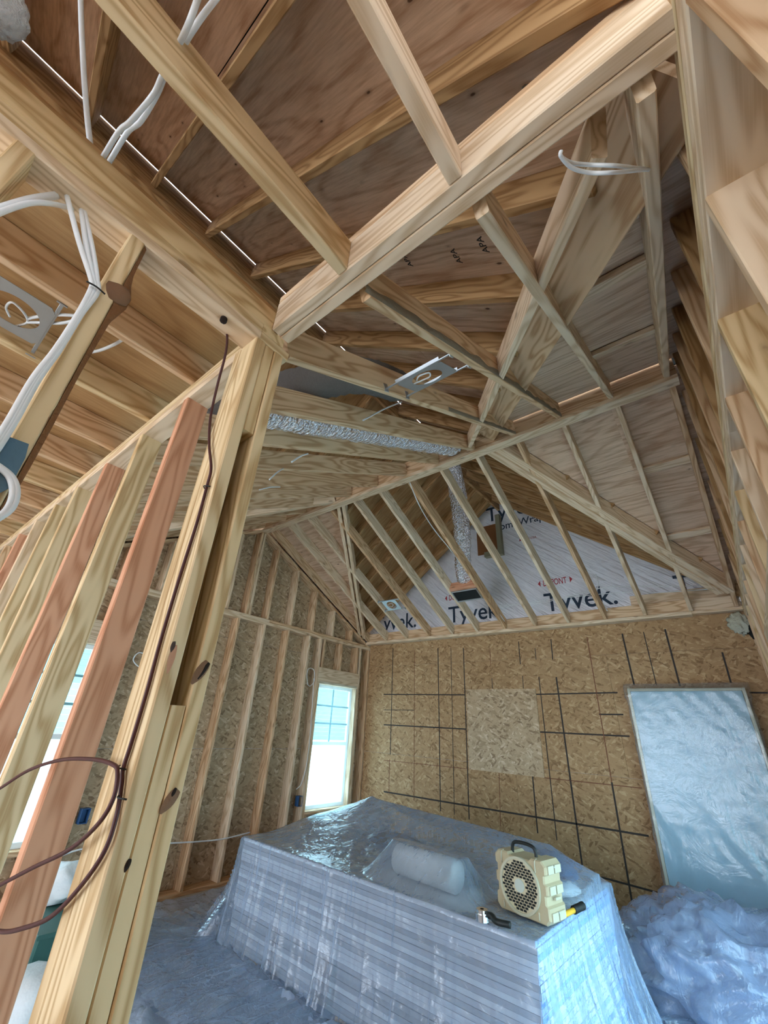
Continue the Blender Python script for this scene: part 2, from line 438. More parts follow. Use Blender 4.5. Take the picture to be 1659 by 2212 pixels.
# ------------------------------------------------------------------ left wall
wl = structure('wall_left', 'left exterior stud wall with bare framing, OSB sheathing and gable', 'wall')
WL = D26; xo = XL - WL
def vstud(parent, x0, x1, y0, y1, z0, z1, mat, name='stud'):
    return cuboid(name, (x0, y0, z0), (x1, y1, z1), mat, parent, axis=2)
WIN = [(4.45, 5.24, .55, 2.075), (.74, 1.53, .55, 2.13)]
studY = [2.94 + .4064 * k for k in (-11, -10, -9, -8, -7, -3, -2, -1, 0, 1, 2, 3)]
studY = [y for y in studY if not any(w[0] - .06 < y < w[1] + .06 for w in WIN)]
for k, y in enumerate(studY):
    vstud(wl, xo, XL, y - TK / 2, y + TK / 2, TK, ZP, ('pine', 'pale')[k % 2])
vstud(wl, xo, XL, YB - .04, YB - .002, TK, ZP, 'pine')
for (a, b, z0, z1) in WIN:
    for s, e in ((a, -1), (b, 1)):
        vstud(wl, xo, XL, s + e * .0 if e > 0 else s - TK, s + TK if e > 0 else s, TK, z1, 'pine', 'jack_stud')
        vstud(wl, xo, XL, s + TK if e > 0 else s - 2 * TK, s + 2 * TK if e > 0 else s - TK, TK, ZP, 'pale', 'king_stud')
    cuboid('window_header', (xo, a - TK, z1), (XL, b + TK, z1 + .225), 'pale', wl, axis=1)
    cuboid('window_sill_plate', (xo, a, z0 - TK), (XL, b, z0), 'pine', wl, axis=1)
    for f in (.02, .5, .98):
        y = a + f * (b - a)
        vstud(wl, xo, XL, y - TK / 2, y + TK / 2, z1 + .225, ZP, 'pine', 'cripple_stud')
        vstud(wl, xo, XL, y - TK / 2, y + TK / 2, TK, z0 - TK, 'pine', 'cripple_stud')
for y0, y1 in ((YF, 1.0), (1.0, YB)):
    cuboid('bottom_plate', (xo, y0, 0), (XL, y1, TK), 'pine', wl, axis=1)
cuboid('top_plate', (xo, YF, ZP), (XL, 2.2, ZP + TK), 'pale', wl, axis=1)
cuboid('top_plate', (xo, 2.2, ZP), (XL, YB, ZP + TK), 'pale', wl, axis=1)
cuboid('top_plate', (xo, YF, ZP + TK), (XL, 3.4, ZT), 'pale', wl, axis=1)
cuboid('top_plate', (xo, 3.4, ZP + TK), (XL, YB, ZT), 'pine', wl, axis=1)
# gable framing
for s in (-1, 1):
    p0 = Vector((XL - WL / 2, YC, 3.975)); p1 = Vector((XL - WL / 2, YC + s * 2.40, 3.975 - .5 * 2.40))
    board('gable_plate', p0, p1, TK, WL, Z_, 'pine', wl)
    q0 = Vector((XL + .022, YC + s * .02, 4.085)); q1 = q0 + Vector((0, s * 2.42, -.5 * 2.42))
    board('end_rafter', q0, q1, D26, TK, Z_, 'pine', wl)
gy = [3.03, 3.072] + [3.36, 3.77, 4.19, 4.61, 5.05] + [6.1 - y for y in (3.36, 3.77, 4.19, 4.61, 5.05)]
for k, y in enumerate(gy):
    vstud(wl, xo, XL, y - TK / 2, y + TK / 2, ZT, 3.95 - .5 * abs(y - YC), ('pine', 'pale')[k % 2], 'gable_stud')
# sheathing, sheet by sheet
def rect_minus(y0, y1, z0, z1, holes):
    out = [(y0, y1, z0, z1)]
    for (a, b, c, d) in holes:
        nx = []
        for (p, q, r, s) in out:
            if b <= p or a >= q or d <= r or c >= s: nx.append((p, q, r, s)); continue
            if p < a: nx.append((p, a, r, s))
            if b < q: nx.append((b, q, r, s))
            if r < c: nx.append((max(p, a), min(q, b), r, c))
            if d < s: nx.append((max(p, a), min(q, b), d, s))
        out = nx
    return out
yr = [YF, .44, 2.88, 5.32, YB + .1]; yr2 = [YF, 1.66, 4.10, YB + .1]
for row, (z0, z1) in enumerate(((0, 1.24), (1.243, 2.46), (2.463, ZT))):
    ys = yr if row % 2 == 0 else yr2
    for y0, y1 in zip(ys, ys[1:]):
        for (a, b, c, d) in rect_minus(y0 + .0015, y1 - .0015, z0, z1, WIN):
            prism('osb_panel', [(xo, a, c), (xo, b, c), (xo, b, d), (xo, a, d)], (-1, 0, 0), .0115, 'osb', wl, (0, 1, 0))
for y0, y1 in ((.5, 1.83), (1.83, 3.05), (3.05, 4.27), (4.27, YB + .1)):
    for z0, z1 in ((ZT + .003, 3.35), (3.353, 4.2)):
        poly = [(y0 + .001, z0), (y1 - .001, z0), (y1 - .001, z1), (y0 + .001, z1)]
        poly = clip(poly, -.5, 1, ZC + .03 - .5 * YC); poly = clip(poly, .5, 1, ZC + .03 + .5 * YC)
        if len(poly) > 2: prism('osb_panel', [(xo, a, b) for a, b in poly], (-1, 0, 0), .0115, 'osb', wl, (0, 1, 0))

for (a, b, c, d) in rect_minus(YF, YB + .1, 0, ZT, WIN):  # unseen outer skin added to stop light leaking between the panels
    prism('wall_light_seal', [(xo - .0125, a, c), (xo - .0125, b, c), (xo - .0125, b, d), (xo - .0125, a, d)], (-1, 0, 0), .002, 'tyvek', wl, (0, 1, 0))
prism('wall_light_seal', [(xo - .0125, .4, ZT), (xo - .0125, YB + .1, ZT), (xo - .0125, YC, ZC + .03)], (-1, 0, 0), .002, 'tyvek', wl, (0, 1, 0))  # same added light-blocking skin over the gable panels
prism('osb_panel', [(xo - .004, YF, ZT + .002), (xo - .004, YB + .1, ZT + .002), (xo - .004, YB + .1, zmain(XL) + .06), (xo - .004, YF, zmain(XL) + .06)], (-1, 0, 0), .006, 'osb', wl, (0, 1, 0))
# windows
def window(n, a, b, z0, z1):
    w = structure('window_%d' % n, 'narrow white window with a grid of small upper panes behind plastic film' if n == 1 else 'white window half hidden behind the red and yellow partition studs', 'window', (XL - .06, (a + b) / 2, z0))
    X0, X1 = XL - .115, XL - .075
    F = .045
    for lo, hi in (((X0, a, z0), (X1, a + F, z1)), ((X0, b - F, z0), (X1, b, z1)), ((X0, a + F, z0), (X1, b - F, z0 + F)), ((X0, a + F, z1 - F), (X1, b - F, z1))):
        cuboid('window_frame', lo, hi, 'vinyl', w)
    zm = z0 + (z1 - z0) * .5
    cuboid('meeting_rail', (X0, a + F, zm - .022), (X1, b - F, zm + .022), 'vinyl', w)
    for f in (.5,):
        y = a + F + (b - a - 2 * F) * f
        cuboid('muntin', (X0 + .012, y - .012, zm + .022), (X1 - .012, y + .012, z1 - F), 'muntin', w)
    for f in (1 / 3, 2 / 3):
        z = zm + .022 + (z1 - F - zm - .022) * f
        cuboid('muntin', (X0 + .010, a + F, z - .012), (X1 - .014, b - F, z + .012), 'muntin', w)
    for lz, hz in ((z0 + F, zm - .022), (zm + .022, z1 - F)):
        cuboid('pane', (XL - .098, a + F, lz), (XL - .094, b - F, hz), 'glass', w)
    # thin film stapled across the opening
    if n == 1:
        nx, nz = 10, 24; vs = []; fs = []
        for i in range(nx + 1):
            for j in range(nz + 1):
                y = a - .012 + (b - a + .024) * i / nx; z = z0 - .01 + (z1 - z0 + .045) * j / nz
                vs.append((.008 + XL + .006 * noise.noise(Vector((y * 6, z * 4, 0))) - w.location.x, y - w.location.y, z - w.location.z))
        for i in range(nx):
            for j in range(nz): q = i * (nz + 1) + j; fs.append((q, q + nz + 1, q + nz + 2, q + 1))
        from_data('plastic_film', vs, fs, 'filmwrap', w, True)
    return w
window(1, *WIN[0]); window(2, *WIN[1])

# ------------------------------------------------------------------ back wall
wb = structure('wall_back', 'back wall of amber OSB with black chalk grid under a white house-wrap gable', 'wall')
for x0, x1, z0, z1 in ((XL, -2.35, 0, 1.22), (-2.35, .09, 0, 1.22), (.09, .4, 0, 1.22), (XL, -3.57, 1.222, 2.44), (-3.57, -1.13, 1.222, 2.44), (-1.13, .4, 1.222, 2.44), (XL, -2.35, 2.442, 2.86), (-2.35, .4, 2.442, 2.86)):
    prism('osb_panel', [(x0 + .001, YB, z0), (x1 - .001, YB, z0), (x1 - .001, YB, z1), (x0 + .001, YB, z1)], (0, 1, 0), .0115, 'osbwarm', wb, (1, 0, 0))
prism('osb_patch', [(-2.97, YB - .012, 1.14), (-2.01, YB - .012, 1.14), (-2.0, YB - .012, 2.08), (-2.965, YB - .012, 2.08)], (0, 1, 0), .0115, 'osb', wb, (1, 0, 0))
def mk(x0, y0, x1, y1, w=.011, mat='marker'):
    w *= 1.35
    a, b = PY(x0, y0, YB - .0008), PY(x1, y1, YB - .0008)
    board('marker_line', a, b, w, .0024, Vector((0, 0, 1)) if abs((b - a).x) > abs((b - a).z) else Vector((1, 0, 0)), mat, wb)
def crp(v): return 829 + v[0] * .5, 1400 + v[1] * .5
for a, b, w, m_ in (((40, 0), (28, 460), .009, 'marker'), ((25, 480), (22, 625), .007, 'pencil'), ((133, 10), (130, 660), .005, 'pencil'), ((234, 0), (245, 705), .010, 'marker'),
                    ((290, 0), (305, 720), .006, 'marker'), ((344, 0), (369, 740), .010, 'marker'), ((458, 0), (462, 75), .005, 'pencil'), ((467, 130), (470, 175), .006, 'marker'),
                    ((498, 540), (505, 770), .005, 'pencil'), ((582, -28), (590, 70), .008, 'marker'), ((600, 120), (603, 175), .006, 'marker'), ((643, 555), (665, 800), .011, 'marker'),
                    ((653, 0), (658, 50), .006, 'marker'), ((722, -38), (730, 50), .009, 'marker'), ((670, 125), (748, 830), .008, 'marker'), ((745, 125), (858, 945), .013, 'marker'),
                    ((878, -48), (985, 580), .007, 'pencil'), ((985, 580), (1095, 1230), .013, 'marker'), ((1030, -62), (1082, 160), .013, 'marker'), ((1122, -70), (1178, 160), .007, 'marker'),
                    ((1215, -82), (1280, 165), .013, 'marker'), ((1462, 18), (1500, 150), .012, 'marker'),
                    ((0, 200), (352, 202), .011, 'marker'), ((652, 200), (1010, 192), .011, 'marker'), ((0, 267), (132, 268), .006, 'marker'), ((0, 331), (355, 350), .012, 'marker'),
                    ((670, 362), (1062, 381), .012, 'marker'), ((930, 286), (1035, 287), .011, 'marker'), ((0, 484), (365, 522), .005, 'pencil'), ((690, 560), (1115, 605), .006, 'pencil'),
                    ((0, 620), (1145, 812), .013, 'marker'), ((940, 990), (1196, 1060), .012, 'marker'), ((1580, 192), (1659, 193), .011, 'marker')):
    mk(*crp(a), *crp(b), w, m_)
# ledger and plates carrying the rafter feet
cuboid('ledger_board', (XL + .002, YB - .085, 2.82), (-.2, YB - .047, 2.955), 'pine', wb, axis=0)
cuboid('ledger_board', (-.2, YB - .085, 2.82), (XR - .002, YB - .047, 2.95), 'pale', wb, axis=0)
cuboid('ledger_strip', (XL + .002, YB - .125, 2.782), (-.2, YB - .001, 2.82), 'pale', wb, axis=0)
cuboid('ledger_strip', (-.2, YB - .105, 2.79), (XR - .002, YB - .001, 2.82), 'pale', wb, axis=0)
cuboid('upper_band_board', (-.75, YB - .02, 2.96), (XR, YB + .02, 3.08), 'pale', wb, axis=0)
prism('wall_light_seal', [(XL - .2, YB + .0125, -.06), (XR + .2, YB + .0125, -.06), (XR + .2, YB + .0125, 2.9), (XL - .2, YB + .0125, 2.9)], (0, 1, 0), .002, 'tyvek', wb, (1, 0, 0))  # unseen backing added so no light comes through the panel seams
# house wrap gable
def gable_poly(Y, dz):
    return [(XL - .2, Y, 2.80), (XR + .3, Y, 2.80), (XR + .3, Y, zmain(XR + .3) - dz), (XM, Y, ZM - dz), (XL - .2, Y, zmain(XL - .2) - dz)]
prism('house_wrap', gable_poly(YB + .07, -.006), (0, 1, 0), .004, 'tyvek', wb, (1, 0, 0))
def lettering(s, x0, zb, hgt, width, mat, y=YB + .067):
    cu = bpy.data.curves.new('lettering', 'FONT'); cu.body = s; cu.size = 1; cu.extrude = .001; cu.offset = .007; cu.resolution_u = 3
    t = bpy.data.objects.new('lettering', cu); COL.objects.link(t)
    bpy.context.view_layer.update()
    dg = bpy.context.evaluated_depsgraph_get()
    me = bpy.data.meshes.new_from_object(t.evaluated_get(dg))
    bpy.data.objects.remove(t)
    xs = [v.co.x for v in me.vertices]; ys = [v.co.y for v in me.vertices]
    sx = width / (max(xs) - min(xs)); sy = hgt / .69
    for v in me.vertices: v.co = Vector(((v.co.x - min(xs)) * sx, v.co.z * .5, v.co.y * sy))
    me.materials.clear(); me.materials.append(M[mat])
    o = bpy.data.objects.new('lettering', me); link(o, wb); o.location = (x0, y, zb)
    return o
for k in range(4):
    x0 = -4.755 + k * 1.49
    s, w = ('Tyvek.', .88)
    if k == 3: s, w = 'T', .17
    lettering(s, x0, 3.035, .245, w, 'tyvek_ink')
    if k < 3:
        lettering('DUPONT', x0 + .02, 3.385, .085, .31, 'tyvek_red')
        for e in (-1, 1):
            cx_ = x0 + .175 + e * .195
            from_data('logo_mark', [(cx_, YB + .0665, 3.385), (cx_ + e * .035, YB + .0665, 3.428), (cx_, YB + .0665, 3.47), (cx_, YB + .0685, 3.385), (cx_ + e * .035, YB + .0685, 3.428), (cx_, YB + .0685, 3.47)],
                      [(0, 1, 2), (5, 4, 3), (0, 3, 4, 1), (1, 4, 5, 2), (2, 5, 3, 0)], 'tyvek_red', wb)
lettering('Tyvek.', -2.52, 4.57, .245, .88, 'tyvek_ink')
lettering('HomeWrap', -2.42, 4.38, .115, .80, 'tyvek_ink')
lettering('MADE IN U.S.A.', -2.02, 4.12, .035, .26, 'tyvek_red')
# gable vent framing
for lo, hi in (((-2.56, YB - .02, 3.95), (-2.27, YB + .066, 4.03)), ((-2.34, YB - .02, 4.03), (-2.27, YB + .066, 4.62))):
    cuboid('vent_frame', lo, hi, 'ventwood', wb)
cuboid('vent_recess', (-2.70, YB + .05, 4.03), (-2.34, YB + .068, 4.5), 'bark', wb)
# square house-wrap patches
prism('wrap_patch', [tuple(PY(x, y, YB + .066)) for x, y in ((1273, 1222), (1340, 1210), (1348, 1250), (1284, 1258))], (0, 1, 0), .002, 'tyvek', wb, (1, 0, 0))

# ------------------------------------------------------------------ right wall
wr = structure('wall_right', 'right stud wall beside the viewer with bare studs and gable framing', 'wall')
xi = XR + D26
sy = [.45 + .4064 * k for k in range(-7, 13)]
RO = (1.50, 3.90, .06, 2.08)             # added glazed opening, out of view, that lights the far room
for k, y in enumerate(sy):
    if y > YB - .03: continue
    m_ = ('yellow', 'pine', 'pale')[k % 3]
    if RO[0] - .03 < y < RO[1] + .03: vstud(wr, XR, xi, y - .02, y + .018, RO[3] + .20, ZP, m_, 'cripple_stud')
    else: vstud(wr, XR, xi, y - .02, y + .018, TK, ZP, m_)
for y in (RO[0] - TK, RO[1]): vstud(wr, XR, xi, y, y + TK, TK, RO[3], 'pine', 'jack_stud')
cuboid('window_header', (XR, RO[0] - TK, RO[3]), (xi, RO[1] + TK, RO[3] + .20), 'pale', wr, axis=1)
w3 = structure('window_3', 'unseen glazed opening added in the right wall to brighten the room', 'window', (XR + .08, (RO[0] + RO[1]) / 2, RO[2]))
for y in (RO[0], (RO[0] + RO[1]) / 2 - .03, RO[1] - .06): cuboid('window_frame', (XR + .05, y, RO[2]), (XR + .10, y + .06, RO[3]), 'vinyl', w3)
for z in (RO[2], RO[3] - .06): cuboid('window_frame', (XR + .055, RO[0] + .06, z), (XR + .095, RO[1] - .06, z + .06), 'vinyl', w3)
for y0, y1 in ((RO[0] + .06, (RO[0] + RO[1]) / 2 - .03), ((RO[0] + RO[1]) / 2 + .03, RO[1] - .06)): cuboid('pane', (XR + .073, y0, RO[2] + .06), (XR + .077, y1, RO[3] - .06), 'glass', w3)
vstud(wr, XR, xi, YB - .04, YB - .002, TK, ZP, 'pine')
for y0, y1 in ((YF, RO[0]), (RO[1], YB)):
    cuboid('bottom_plate', (XR, y0, 0), (xi, y1, TK), 'pine', wr, axis=1)
for y0, y1 in ((YF, 1.9), (1.9, YB)):
    cuboid('top_plate', (XR, y0, ZP), (xi, y1, ZP + TK), 'pale', wr, axis=1)
for y0, y1 in ((YF, 3.1), (3.1, YB)):
    cuboid('top_plate', (XR, y0, ZP + TK), (xi, y1, ZT), 'pale', wr, axis=1)
    cuboid('top_plate', (XR - .004, y0, ZT), (xi, y1, ZT + TK), 'yellow', wr, axis=1)
for k, y in enumerate(sy):
    if y < .75 or y > 5.4: continue
    ztop = zcross(y) - .02
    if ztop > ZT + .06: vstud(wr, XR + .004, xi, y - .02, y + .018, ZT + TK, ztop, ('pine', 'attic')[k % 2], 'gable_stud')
for y0, y1 in ((YF, -.2), (-.2, 2.24), (2.24, 4.68), (4.68, YB + .1)):
    for z0, z1 in ((0, 1.22), (1.222, 2.44), (2.442, 3.4), (3.402, 4.3)):
        poly = [(y0 + .001, z0), (y1 - .001, z0), (y1 - .001, z1), (y0 + .001, z1)]
        if z1 > 3:
            poly = clip(poly, -.5, 1, ZC + .03 - .5 * YC); poly = clip(poly, .5, 1, ZC + .03 + .5 * YC)
        else:
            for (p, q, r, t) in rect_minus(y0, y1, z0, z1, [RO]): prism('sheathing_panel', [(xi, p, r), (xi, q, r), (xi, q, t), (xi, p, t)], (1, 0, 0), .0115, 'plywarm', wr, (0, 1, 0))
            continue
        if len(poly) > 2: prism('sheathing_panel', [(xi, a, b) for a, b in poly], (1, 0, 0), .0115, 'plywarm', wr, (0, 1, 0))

# ------------------------------------------------------------------ partition with the red and yellow studs
wp = structure('wall_partition', 'open stud partition of red and yellow studs ending in a built-up post', 'wall')
YP0, YP1 = .452, .541
for k, (x, m_) in enumerate(((-1.446, 'red'), (-1.855, 'yellow'), (-2.268, 'red'), (-2.70, 'yellow'), (-3.08, 'yellow'), (-3.50, 'pale'), (-3.91, 'red'), (-4.32, 'pine'), (-4.68, 'pine'))):
    vstud(wp, x - TK, x, YP0, YP1, TK, ZP, m_)
cuboid('bottom_plate', (XL, YP0, 0), (-1.06, YP1, TK), 'pine', wp, axis=0)
cuboid('top_plate', (XL, YP0, ZP), (-1.062, YP1, ZP + TK), 'pale', wp, axis=0)
cuboid('top_plate', (XL, YP0, ZP + TK), (-.97, YP1, ZT), 'yellow', wp, axis=0)
# built-up post: two long plies and the short spacers between them
xp0, xp1 = -1.06, -.97
p_a = vstud(wp, xp0, xp1, .440, .478, 0, ZP, 'yellow', 'post_ply')
p_c = vstud(wp, xp0, xp1, .516, .553, 0, ZP, 'yellow', 'post_ply')
vstud(wp, xp0, xp1 - .004, .4785, .5155, 2.335, ZP, 'yellow', 'post_spacer')
vstud(wp, xp0, xp1 - .002, .4785, .5155, 0, 1.577, 'yellow', 'post_spacer')
vstud(wp, xp0 - TK - .001, xp0 - .001, .440, .553, 0, ZP, 'yellow', 'post_ply')
def knot(parent, face, p, a, b, mat='knot', tilt=0):
    """flat oval knot on a face ('x' faces +X, 'y' faces -Y)"""
    vs = [(0, 0, 0)]; N = 14
    for i in range(N):
        t = 2 * math.pi * i / N; u, w = a * math.cos(t), b * math.sin(t) * (1 + .15 * math.sin(3 * t))
        u, w = u * math.cos(tilt) - w * math.sin(tilt), u * math.sin(tilt) + w * math.cos(tilt)
        vs.append((0, u, w) if face == 'x' else (u, 0, w))
    vs = [Vector(v) + Vector(p) for v in vs]
    off = Vector((.0016, 0, 0)) if face == 'x' else Vector((0, -.0016, 0))
    vs[0] = vs[0] + off
    o = from_data('knot', vs, [(0, i, i % N + 1) for i in range(1, N + 1)], mat, parent)
    return o
def onpost(x, y, face):
    return PX(x, y, xp1 + .0006) if face == 'x' else PY(x, y, .4394)
knot(wp, 'y', onpost(371, 1420, 'y'), .016, .030); knot(wp, 'y', onpost(374, 1396, 'y') + Vector((0, -.0006, 0)), .011, .012, 'knot_hole')
knot(wp, 'x', onpost(434, 1450, 'x'), .013, .030, 'knot', -.5); knot(wp, 'x', onpost(441, 1447, 'x') + Vector((.0006, 0, 0)), .005, .022, 'knot_hole', -.45)
knot(wp, 'x', onpost(368, 1728, 'x'), .012, .024, 'knot', -.6); knot(wp, 'x', onpost(375, 1712, 'x') + Vector((.0006, 0, 0)), .004, .010, 'knot_hole', -.3)
knot(wp, 'x', onpost(276, 1868, 'x'), .005, .010, 'knot_hole', -.2)

# ------------------------------------------------------------------ hallway wall along the viewer's left
wh = structure('wall_hallway', 'hallway stud wall running overhead from the post toward the viewer', 'wall')
for y0, y1 in ((YF, -.75), (-.75, .4515)):
    cuboid('top_plate', (xp0, y0, ZP), (xp1, y1, ZP + TK), 'pale', wh, axis=1)
cuboid('top_plate', (xp0 + .001, .4522, ZP), (xp1 + .001, .57, ZP + TK - .0005), 'yellow', wh, axis=1)
cuboid('top_plate', (xp0, YF, ZP + TK), (xp1, .451, ZT), 'yellow', wh, axis=1)
cuboid('rim_board', (xp1 - TK, YF, ZT), (xp1, .484, 2.87), 'yellow', wh, axis=1)
for y, m_ in ((-.22, 'yellow'), (-.62, 'pine'), (-1.03, 'yellow'), (-1.44, 'red'), (-1.85, 'pine'), (-2.26, 'pine')):
    vstud(wh, xp0, xp1, y, y + TK, TK, ZP, m_)
ws = vstud(wh, xp0, xp1, .032, .070, TK, ZP, 'yellow')
cuboid('bottom_plate', (xp0, YF, 0), (xp1, .44, TK), 'pine', wh, axis=1)
# waney bark edge of the near stud
vs, fs = [], []
N = 60
for i in range(N + 1):
    z = .4 + (ZP - .002 - .4) * i / N
    w = .005 + .008 * (noise.noise(Vector((z * 3.1, 2, 0))) + .6) + .02 * math.exp(-((z - 2.49) / .05) ** 2)
    for (dx, dy) in ((0, 0), (-.01, w), (-.06, w * .8), (-.08, 0)):
        vs.append((xp1 - .001 + dx + .004 * noise.noise(Vector((z * 20, dy * 50, dx * 30))), .0705 + dy, z))
for i in range(N):
    for k in range(3): q = i * 4 + k; fs.append((q, q + 1, q + 5, q + 4))
from_data('bark_edge', vs, fs, 'bark', wh, True)
blob('knot', (xp1 - .004, .068, 2.49), (.012, .030, .034), 'knot', wh, 2, .25, 2, 4)

# ------------------------------------------------------------------ ceiling framing: vault rafters, ridge, beam, joists
ce = structure('ceiling', 'open vaulted ceiling framing of rafters, ridge beam and flat joists', 'ceiling')
yb0, yb1 = .485, .561
for k, (a, b) in enumerate(((yb0, yb0 + TK), (yb0 + TK, yb1))):
    cuboid('header_beam', (-.969, a + .0005, 2.78 - .001 * k), (XR - .004, b - .0005, 2.92), 'pale', ce, axis=0)
cuboid('beam_cap', (-.969, yb0 + .001, 2.9205), (XR - .004, yb1, 2.958), 'pine', ce, axis=0)
raf = [.165 - .4064 * k for k in range(0, 13)]
raf = [.165, -.215, -.622] + [-1.03 - .4064 * k for k in range(0, 9)]
c26 = 1 / math.cos(math.atan(.5))
def vault_z(Y): return 4.0 - .5 * abs(Y - YC)       # underside of the vault rafters
hv = D26 * c26 / 2
for k, x in enumerate(raf):
    y0, y1 = (yb1 + .002 if x > -1 else YP1 + .03), YC - .042
    m_ = 'pale' if x > -.5 else 'pine'
    o = board('rafter', (x, y0, vault_z(y0) + hv), (x, y1, vault_z(y1) + hv), D26, TK, Z_, m_, ce)
    if k in (2, 3):      # rough grey wane on the right-hand lower edge of these two
        vs, fs = [], []; Nn = 70
        for i in range(Nn + 1):
            f = i / Nn; y = y0 + (y1 - y0) * (f * (1 if k == 2 else .5) + (0 if k == 2 else .5)); z = vault_z(y)
            hh = (.034 if k == 2 else .020) * (.75 + .8 * noise.noise(Vector((y * 9, k, 0))))
            jx = .004 * noise.noise(Vector((y * 40, 3, k)))
            vs += [(x + .0195, y, z + .004), (x + .0235 + jx, y, z + .014), (x + .0225 + jx, y, z + hh + .01), (x + .0192, y, z + hh + .024)]
        for i in range(Nn):
            for j in range(3): q = i * 4 + j; fs.append((q, q + 4, q + 5, q + 1))
        from_data('bark_edge', vs, fs, 'mould', ce, True)
backx = [-.197, -.622, -1.039, -1.455, -1.87, -2.285, -2.695, -3.10, -3.505, -3.93, -4.34]
for k, x in enumerate([XR - .045] + backx):
    y0, y1 = YC + .042, YB - .088
    m_ = 'pale' if k % 3 else 'pine'
    board('rafter', (x, y0, vault_z(y0) + hv), (x, y1, vault_z(y1) + hv), D26, TK, Z_, m_, ce)
for k, (a, b) in enumerate(((YC - .038, YC), (YC, YC + .038))):
    cuboid('ridge_beam', (XL + .04, a + .0005, 3.985), (-2.0, b - .0005, ZC), 'pine', ce, axis=0)
    cuboid('ridge_beam', (-2.0, a + .0005, 3.985), (XR, b - .0005, ZC), 'pine', ce, axis=0)
cuboid('ridge_strip', (XL + .01, YC - .05, 3.945), (-1.3, YC + .05, 3.984), 'pale', ce, axis=0)
cuboid('ridge_strip', (-1.3, YC - .05, 3.945), (XR - .002, YC + .05, 3.984), 'pale', ce, axis=0)
# hallway ceiling joists
for x, m_ in ((-.625, 'yellow'), (-.235, 'pale')):
    board('ceiling_joist', (x, YF, 2.85), (x, yb0 - .001, 2.85), D26, TK, Z_, m_, ce)
# side-room joists
for k in range(9):
    x = -1.452 - .4064 * k
    if x < XL + .05: break
    board('ceiling_joist', (x, YF, ZT + .002 + .07), (x, YP1 - .012, ZT + .002 + .07), D26, TK, Z_, ('pine', 'yellow', 'pine')[k % 3], ce)
for y0, y1 in ((YF, -1.9), (-1.9, -.69), (-.69, .53)):
    for x0, x1 in ((-3.9, -1.46), (XL, -3.9), (-1.46, -1.01)):
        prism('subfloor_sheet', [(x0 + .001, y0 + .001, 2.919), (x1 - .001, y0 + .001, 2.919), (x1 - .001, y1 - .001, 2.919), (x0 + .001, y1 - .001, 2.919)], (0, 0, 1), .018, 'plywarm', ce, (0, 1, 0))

# ------------------------------------------------------------------ roof above: main gable and cross gable
rf = structure('roof', 'plywood roof deck on rafters with open ridge slots of daylight', 'roof')
cm = math.cos(math.atan(SM)); sl = 1 / cm
for s in (1, -1):                        # right and left planes of the main roof
    nrm = Vector((s * SM, 0, 1))
    def P3(X, Y): return (X, Y, zmain(X))
    edges = [.027, 1.0, 1.97, 2.62]
    for r, (e0, e1) in enumerate(zip(edges, edges[1:])):
        ys = [YF - .3, -1.2, 1.24, YC, 3.68, YB + .15] if r % 2 == 0 else [YF - .3, .02, 2.46, YC, 4.9, YB + .15]
        for y0, y1 in zip(ys, ys[1:]):
            poly = [(e0, y0 + .002), (e1 - .002, y0 + .002), (e1 - .002, y1 - .002), (e0, y1 - .002)]     # (distance from ridge in plan, Y)
            v0 = XV0 - XM
            if y1 <= YC + .001: poly = clip(poly, 1, SCR / SM, v0 + SCR / SM * YC)
            else: poly = clip(poly, 1, -SCR / SM, v0 - SCR / SM * YC)
            if len(poly) > 2:
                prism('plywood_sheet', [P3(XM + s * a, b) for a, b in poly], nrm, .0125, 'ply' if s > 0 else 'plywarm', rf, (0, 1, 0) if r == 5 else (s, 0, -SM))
    k = 0
    y = .05 - .4064 * 6
    while y < YB + .05:
        v = XV0 - XM + SCR / SM * abs(y - YC) - (.02 if y > YC else .15)
        e1 = min(2.58, v); e0 = .02
        if e1 > .1:
            dz = D26 * sl / 2
            a = Vector((XM + s * e0, y, ZM - SM * e0 - dz)); b = Vector((XM + s * e1, y, ZM - SM * e1 - dz))
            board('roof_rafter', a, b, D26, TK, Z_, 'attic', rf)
        y += .4064; k += 1
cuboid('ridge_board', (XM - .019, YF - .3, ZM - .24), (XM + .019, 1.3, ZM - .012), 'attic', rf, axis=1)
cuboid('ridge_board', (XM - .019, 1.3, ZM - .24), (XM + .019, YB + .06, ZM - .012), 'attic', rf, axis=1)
for s in (-1, 1):                        # near (-1) and far (+1) planes of the cross roof
    nrm = Vector((0, s * SCR, 1))
    for side in (1, -1):
        x_out = XR + .16 if side > 0 else XL - .17
        seams = [.047, .83 if s < 0 else .79, 1.6 if s < 0 else 1.54, 2.62]
        for r, (e0, e1) in enumerate(zip(seams, seams[1:])):
            xs = [0, 1.0, 2.6] if r % 2 == 0 else [0, 2.6]
            for a0, a1 in zip(xs, xs[1:]):
                poly = [(XV0 - XM - .02 + a0, e0 + .001), (XV0 - XM - .02 + a1, e0 + .001), (XV0 - XM - .02 + a1, e1 - .002), (XV0 - XM - .02 + a0, e1 - .002)]
                lim = abs(x_out - XM)
                poly = clip(poly, 1, 0, lim) if len(poly) > 2 else poly
                poly = clip(poly, -1, SCR / SM, -(XV0 - XM)) if len(poly) > 2 else poly
                if len(poly) > 2:
                    prism('plywood_sheet', [(XM + side * a, YC + s * b, ZC - SCR * b) for a, b in poly], nrm, .0125, 'ply', rf, (1, 0, 0))
